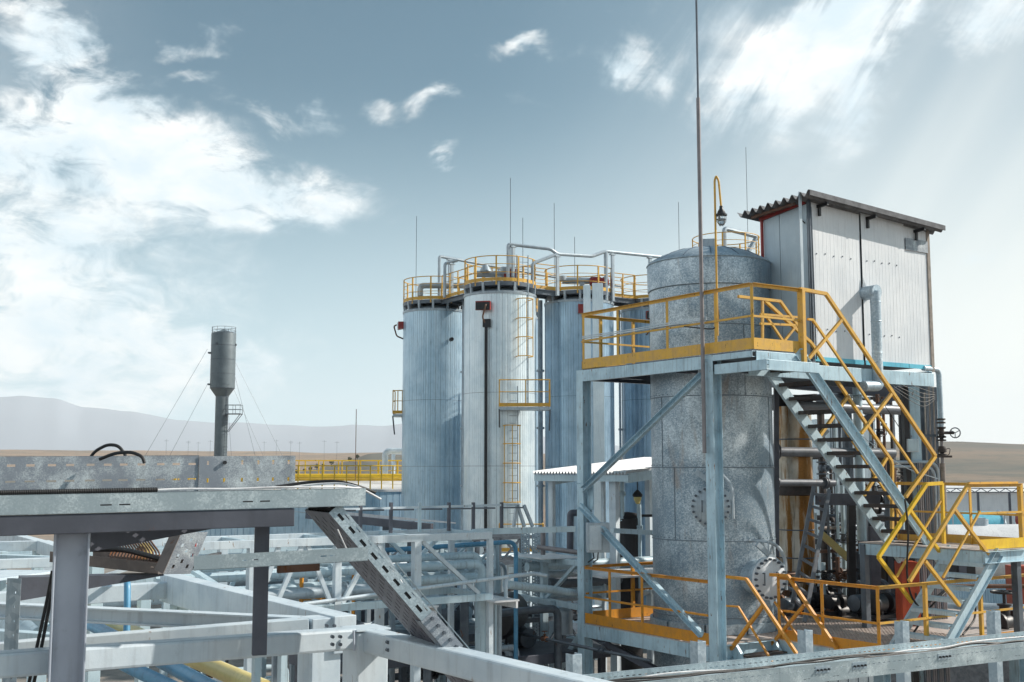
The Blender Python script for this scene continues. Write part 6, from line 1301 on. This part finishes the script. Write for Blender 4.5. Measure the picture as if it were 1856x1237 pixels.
# red cabinets under the landing
for (u0, u1, v0, D, lab) in ((1627, 1659, 1018, 22.6, 'red steel cabinet under the landing behind the short staircase'), (1828, 1866, 1025, 27, 'orange red cabinet at the right picture edge under the landing')):
    a = U((u0+u1)/2, v0, D); w = (u1-u0)/2113*D; t_ = thing('red_cabinet', lab, 'cabinet', at_z(a, GZ if D > 25 else ZL)); zb = -6.0 if D > 25 else ZL
    q = MB(); q.bar(a, at_z(a, zb), w, .4, V((0, 1, 0))); q.build('body', M['orred'], t_, bev=.008); q = MB(); q.bar(a-V((0, .205, .08)), at_z(a-V((0, .205, 0)), zb+.1), w*.44, .01, V((0, 1, 0))); q.build('door', M['orred'], t_); q = MB(); q.box(dropv(a, v0+60)-V((-.08, .22, 0)), .03, .03, .1); q.build('handle', M['black'], t_)
# hoses on the lower deck
for (pts, lab) in (([U(1640, 905, 20.2), U(1647, 960, 20.2), U(1643, 1040, 20.2), U(1650, 1080, 20.2), U(1668, 1105, 20.5), U(1700, 1080, 21), U(1720, 1065, 21.5)], 'black hose hanging from the landing beside the staircases'), ([at_z(U(1568, 1160, 19.5), ZL+.02), at_z(U(1600, 1162, 19.4), ZL+.02), at_z(U(1622, 1158, 19.6), ZL+.02), at_z(U(1650, 1135, 20.6), ZL+.04), U(1690, 1095, 21), U(1730, 1060, 21.5), U(1765, 1065, 21.5), U(1770, 1120, 21.5), at_z(U(1745, 1145, 21), ZL+.03)], 'black hose snaking over the lower deck and looping behind the short staircase')):
    q = MB(); q.tube(pts, .018, 8, rad=.25); tag(q.build('hose', M['rub'], sm=50), lab, 'hose')
# ================================================================== RIGHT BACKGROUND
WBD = thing('shed', 'long low white shed with pale roof beyond the landing on the right', 'building', at_z(U(1780, 900, 75), GZ))
a = U(1640, 893, 70); b = at_z(U(2050, 893, 70), a.z); q = MB(); q.bar((a+at_z(a, GZ))/2+V((0, 5, 0)), (b+at_z(b, GZ))/2+V((0, 5, 0)), 10, a.z-GZ); q.build('wall', M['hutw'], WBD)
q = MB(); q.quad(a+V((-.3, -.3, .02)), b+V((.3, -.3, .02)), b+V((.3, 5, .5)), a+V((-.3, 5, .5))); q.quad(a+V((-.3, 10.3, .02)), b+V((.3, 10.3, .02)), b+V((.3, 5, .5)), a+V((-.3, 5, .5))); q.build('roof', M['conc'], WBD)
# pipe bridge truss in front
a = U(1700, 889, 55); b = at_z(U(1990, 889, 55), a.z); PB = thing('truss_bridge', 'thin black lattice pipe bridge on slim posts in front of the white shed', 'pipe bridge', at_z(a, GZ))
q = MB()
for z in (.09, -.09): q.bar(a+Z*z, b+Z*z, .05, .04)
n = 26
for k in range(n): p0, p1 = a.lerp(b, k/n), a.lerp(b, (k+1)/n); q.bar(p0+Z*(.09 if k % 2 else -.09), p1+Z*(-.09 if k % 2 else .09), .03, .03)
q.build('truss', M['darksteel'], PB)
for u in (1710, 1772, 1829, 1890): p = runu(a, V((1, 0, 0)), u); q = MB(); q.bar(p-Z*.1, at_z(p, GZ), .09, .09, V((0, 1, 0))); q.build('post', M['darksteel'], PB)
# road tanker with turquoise dome cover
c = U(1790, 953, 45); RTK = thing('tank_trailer', 'long white tank with fittings on top lying behind the landing', 'tank', at_z(c, GZ))
q = MB(); X = V((1, .12, 0)).normalized(); a = c-X*2.6-Z*.95; q.lathe(a, [(0, 0), (.7, .05), (.98, .2), (1.0, .4), (1.0, 8.2), (.7, 8.5), (0, 8.6)], 30, X); q.build('barrel', M['conc'], RTK, sm=40)
for k, s in ((2.3, .3), (4.6, .22)): q = MB(); q.cyl(a+X*k+Z*.95, s, .25, n=16); q.box(a+X*k+Z*1.2, s, s, .1, X); q.build('hatch', M['pipe'], RTK, sm=30)
for k in (1.2, 3.3, 5.5): q = MB(); q.tube([a+X*k+Z*.9, a+X*k+Z*1.4, a+X*(k+.4)+Z*1.4, a+X*(k+.4)+Z*.9], .03, 6, rad=.1); q.build('grab_rail', M['pipe'], RTK, sm=30)
q = MB(); q.box(at_z(a, GZ)+X*4+Z*2.8, 7, .2, 5.4, X); q.build('support', M['dpipe'], RTK)
q = MB(); p = U(1728, 940, 52); q.lathe(p-Z*.42, [(.72, 0), (.72, 2.1), (.4, 2.3), (0, 2.4)], 30, V((1, .12, 0)).normalized()); o = q.build('turquoise_drum', M['turq'], sm=40); tag(o, 'turquoise horizontal drum with rounded end above the white tank', 'drum')
q = MB(); e_ = p-Z*.42+V((1, .12, 0)).normalized()*2.12; q.tube([e_+(V((0, 1, 0))*cos(t)+Z*sin(t))*.74 for t in [pi*k/10 for k in range(11)]], .05, 6); q.build('rim', M['white'], o)
q = MB(); p = U(1872, 960, 46); q.lathe(p-Z*.4, [(0, 0), (.5, .06), (.6, .3), (.6, 3)], 24, V((1, 0, 0))); tag(q.build('tank', M['white'], sm=40), 'second white tank end peeking in at the right picture edge', 'tank')
q = MB(); p = U(1856, 942, 62); q.lathe(p, [(0, -.5), (.4, -.3), (.5, 0), (.4, .3), (0, .5)], 20, V((1, 0, 0))); tag(q.build('tank', M['red'], sm=40), 'dark red tank end at the right picture edge beyond the white tank', 'tank')
# things seen below the landing
gp('big grey lagged pipe passing behind the short staircase to the right', [at_z(U(1680, 1080, 25.5), -3.0), at_z(U(1960, 1092, 24.5), -3.0)], .17, 'pipe', fl=((0, .3),)); gp('thinner pale pipe below the big lagged one at the right picture edge', [at_z(U(1700, 1120, 24.5), -3.3), at_z(U(1960, 1122, 24), -3.3)], .07, 'lightsteel')
gp('thin brown pipe above the big lagged one at the right picture edge', [at_z(U(1680, 1058, 26.5), -2.62), at_z(U(1960, 1062, 26.5), -2.62)], .05, 'rust')
for (u0, u1, v0, v1, D, mt, nm, lab) in ((1690, 1830, 1050, 1100, 42, 'clad', 'fence', 'grey blue corrugated sheet fence seen under the landing'), (1200, 2100, 1135, 1200, 38, 'roofdark', 'low_wall', 'low dark wall on the ground behind the lower deck')):
    a = U(u0, v0, D); b = at_z(U(u1, v0, D), a.z); q = MB(); n = 60; zb = max(GZ, dropv(a, v1).z) if nm == 'fence' else GZ
    pts = [a.lerp(b, k/n)+V((0, .04*(k % 2), 0)) for k in range(n+1)]
    for p0, p1 in zip(pts, pts[1:]): q.quad(p0, p1, at_z(p1, GZ), at_z(p0, GZ)); q.quad(p0+V((0, .06, 0)), at_z(p0, GZ)+V((0, .06, 0)), at_z(p1, GZ)+V((0, .06, 0)), p1+V((0, .06, 0))); q.quad(p0, p0+V((0, .06, 0)), p1+V((0, .06, 0)), p1)
    tag(q.build(nm, M[mt]), lab, 'fence' if nm == 'fence' else 'wall')
a = U(1822, 1130, 22.3); t_ = thing('gate_valve', 'dark gate valve with handwheel at the right edge behind the cable tray', 'valve', a-Z*.3); valve(a, E2, .12).build('valve_body', M['black'], t_, sm=40)
# ================================================================== LOW PIPEWORK BETWEEN THE RACKS (ground level tangle)
rng = random.Random(21); n = 0
LU = sorted(rng.uniform(430, 1250) for _ in range(20))
for k in range(20):
    u = LU[k]; v = rng.uniform(1088, 1235); D = rng.uniform(22, 32); z = dropv(U(u, 850, D), v).z
    if z < GZ+.2: z = GZ+rng.uniform(.3, 1.5)
    P = at_z(U(u, 850, D), z); d = E2 if rng.random() < .62 else E1; Lp = rng.uniform(1.5, 5); a = P-d*Lp/2; b = P+d*Lp/2; r = rng.choice((.03, .045, .06, .075))
    t_ = thing('low_pipe', '%s from the left of the pipes crossing low between the racks and silos' % ORD[k], 'pipe', at_z(P, z-r), 'low pipes between the racks'); pts = [at_z(a, GZ+.1), a, b] if rng.random() < .5 else [a, b, at_z(b, GZ+.1)]
    q = MB(); q.tube(pts, r, 8, rad=r*2.5); q.build('pipe_run', M[rng.choice(['dpipe', 'pipe', 'lightsteel', 'dpipe', 'darksteel'])], t_, sm=45)
    for f in (.3, .7):
        if rng.random() < .5: valve(a.lerp(b, f), d, min(r, .08)).build('valve', M[rng.choice(['dpipe', 'black', 'rust'])], t_, sm=40)
for k, (u, v, D, w, d_, hh, mt) in enumerate(((500, 1095, 26, 3.2, 2, .25, 'darksteel'), (640, 1110, 27, 4.5, 2, .3, 'darksteel'), (830, 1150, 24, 2.2, 1.2, .15, 'dpipe'), (960, 1185, 24, 3.0, 1.5, .2, 'darksteel'), (1000, 1160, 29, 3.0, 2, .4, 'dpipe'), (690, 1190, 22, 3, 1.5, .2, 'darksteel'))):
    P = U(u, v, D); t_ = thing('equipment_platform', 'low dark equipment table, %s from the left below the middle rack' % ORD[sorted([500, 640, 830, 960, 1000, 690]).index(u)], 'platform', at_z(P, GZ), 'low dark equipment platforms')
    q = MB(); q.box(P, w, d_, hh, E2, E1); q.build('table', M[mt], t_, bev=.01)
    for sx_ in (-1, 1):
        for sy in (-1, 1): q = MB(); p = P+E2*sx_*w*.45+E1*sy*d_*.42; q.bar(p, at_z(p, GZ), .12, .12, E2); q.build('leg', M[mt], t_)
    for j in range(3):
        q = MB(); p = P+E2*(j-1)*w*.28+Z*hh*.5; s = .2; q.lathe(p+Z*.2, [(0, 0), (s, .03), (s, .5), (s*.6, .55), (0, .56)], 14, E1 if j % 2 else Z); q.build('motor', M['dpipe' if j % 2 else 'pipe'], t_, sm=40)
# beams and rails on and under the white rack gap (orange rail glimpsed)
t_ = thing('low_railing', 'rusty orange railing glimpsed below the middle rack through the gap of the white frame', 'railing', U(590, 1140, 20)); rail_line(t_, [U(545, 1140, 19), U(640, 1128, 21)], .9, 'orange', toe=0, mids=(.5,), n=.8)
q = MB(); a = U(745, 1083, 19.2); q.bar(a, U(790, 1150, 19.2), .07, .05); tag(q.build('strut', M['orange']), 'short rusty orange diagonal strut right of the sloping perforated tray', 'strut')
# left distance: second rack and blue sheet seen through the white frame
lk = U(330, 1000, 24); t_ = thing('pipe_rack', 'far pale pipe rack glimpsed through the white frame on the left', 'pipe rack', at_z(lk, GZ))
for (v, dq) in ((1000, 0), (1050, 0), (1000, 1.5)):
    a = dropv(lk, v)+E1*dq; q = MB(); q.bar(a-E2*9, a+E2*2.4, .12, .14); q.build('chord', M['lightsteel'], t_)
for k in range(6): a = dropv(lk, 1000)-E2*(k*1.8-1.5); q = MB(); q.bar(a, at_z(a, GZ), .13, .13, E2); q.build('column', M['lightsteel'], t_); q = MB(); q.bar(a-Z*.1, dropv(lk, 1050)-E2*((k+1)*1.8-1.5), .07, .07); q.build('diagonal', M['white'], t_)
for i, (v, dq, r) in enumerate(((1060, .3, .12), (1075, .8, .09), (1090, .5, .1), (1110, .2, .08))):
    a = dropv(lk, v)+E1*dq; gp(['upper white pipe of the far left rack', 'second white pipe of the far left rack', 'third pipe of the far left rack', 'lowest pipe of the far left rack'][i], [a-E2*10, a+E2*4], r, ('white', 'lightsteel')[i % 2], fl=((0, .4),))

# ------------------------------------------------------------------ denser lattice behind the middle rack
def lattice(label, u0, u1, v, vb, D, ncol, mt='lightsteel', grp=None, w=.09, pipes=2):
    a = U(u0, v, D); a2 = runu(a, E2, u1); zb = dropv((a+a2)/2, vb).z; t_ = thing('lattice_frame_rack', label, 'pipe rack', at_z((a+a2)/2, GZ))
    for dq in (0, 1.1):
        for z in (a.z, zb): q = MB(); q.bar(at_z(a, z)+E1*dq, at_z(a2, z)+E1*dq, w, w*1.2); q.build('chord', M[mt], t_)
        for k in range(ncol+1):
            p = a.lerp(a2, k/ncol)+E1*dq; q = MB(); q.bar(p, at_z(p, GZ), w, w, E2); q.build('column', M[mt], t_)
            if k < ncol: q = MB(); p2 = a.lerp(a2, (k+1)/ncol)+E1*dq; q.bar(p if k % 2 else at_z(p, zb), at_z(p2, zb) if k % 2 else p2, w*.6, w*.6); q.build('diagonal', M[mt], t_)
    for k in range(pipes):
        q = MB(); r = (.04, .055, .045, .065)[k % 4]; p = at_z(a, zb+.1+r)+E1*(.25+.28*k); q.tube([p-E2*.5, p+(a2-a)+E2*.4, p+(a2-a)+E2*.4-Z*2], r, 8, rad=.2); q.build('pipe_run', M[('pipe', 'lightsteel', 'dpipe', 'white')[k % 4]], t_, sm=40)
lattice('slim grey lattice rack directly behind the middle rack, nearer the low storage tank', 520, 900, 1002, 1046, 23.5, 7, pipes=4)
lattice('far slim lattice rack between the canopy slab and the middle silo foot', 640, 985, 986, 1026, 29, 8, 'dpipe', pipes=3, w=.08)
lattice('low grey lattice rack below the middle rack, level with its lower chord', 500, 900, 1108, 1160, 22.5, 6, 'pipe', pipes=4)
lattice('dark low lattice rack right of the ribbed riser near the ground', 900, 1060, 1130, 1185, 25, 4, 'dpipe', pipes=3, w=.08)
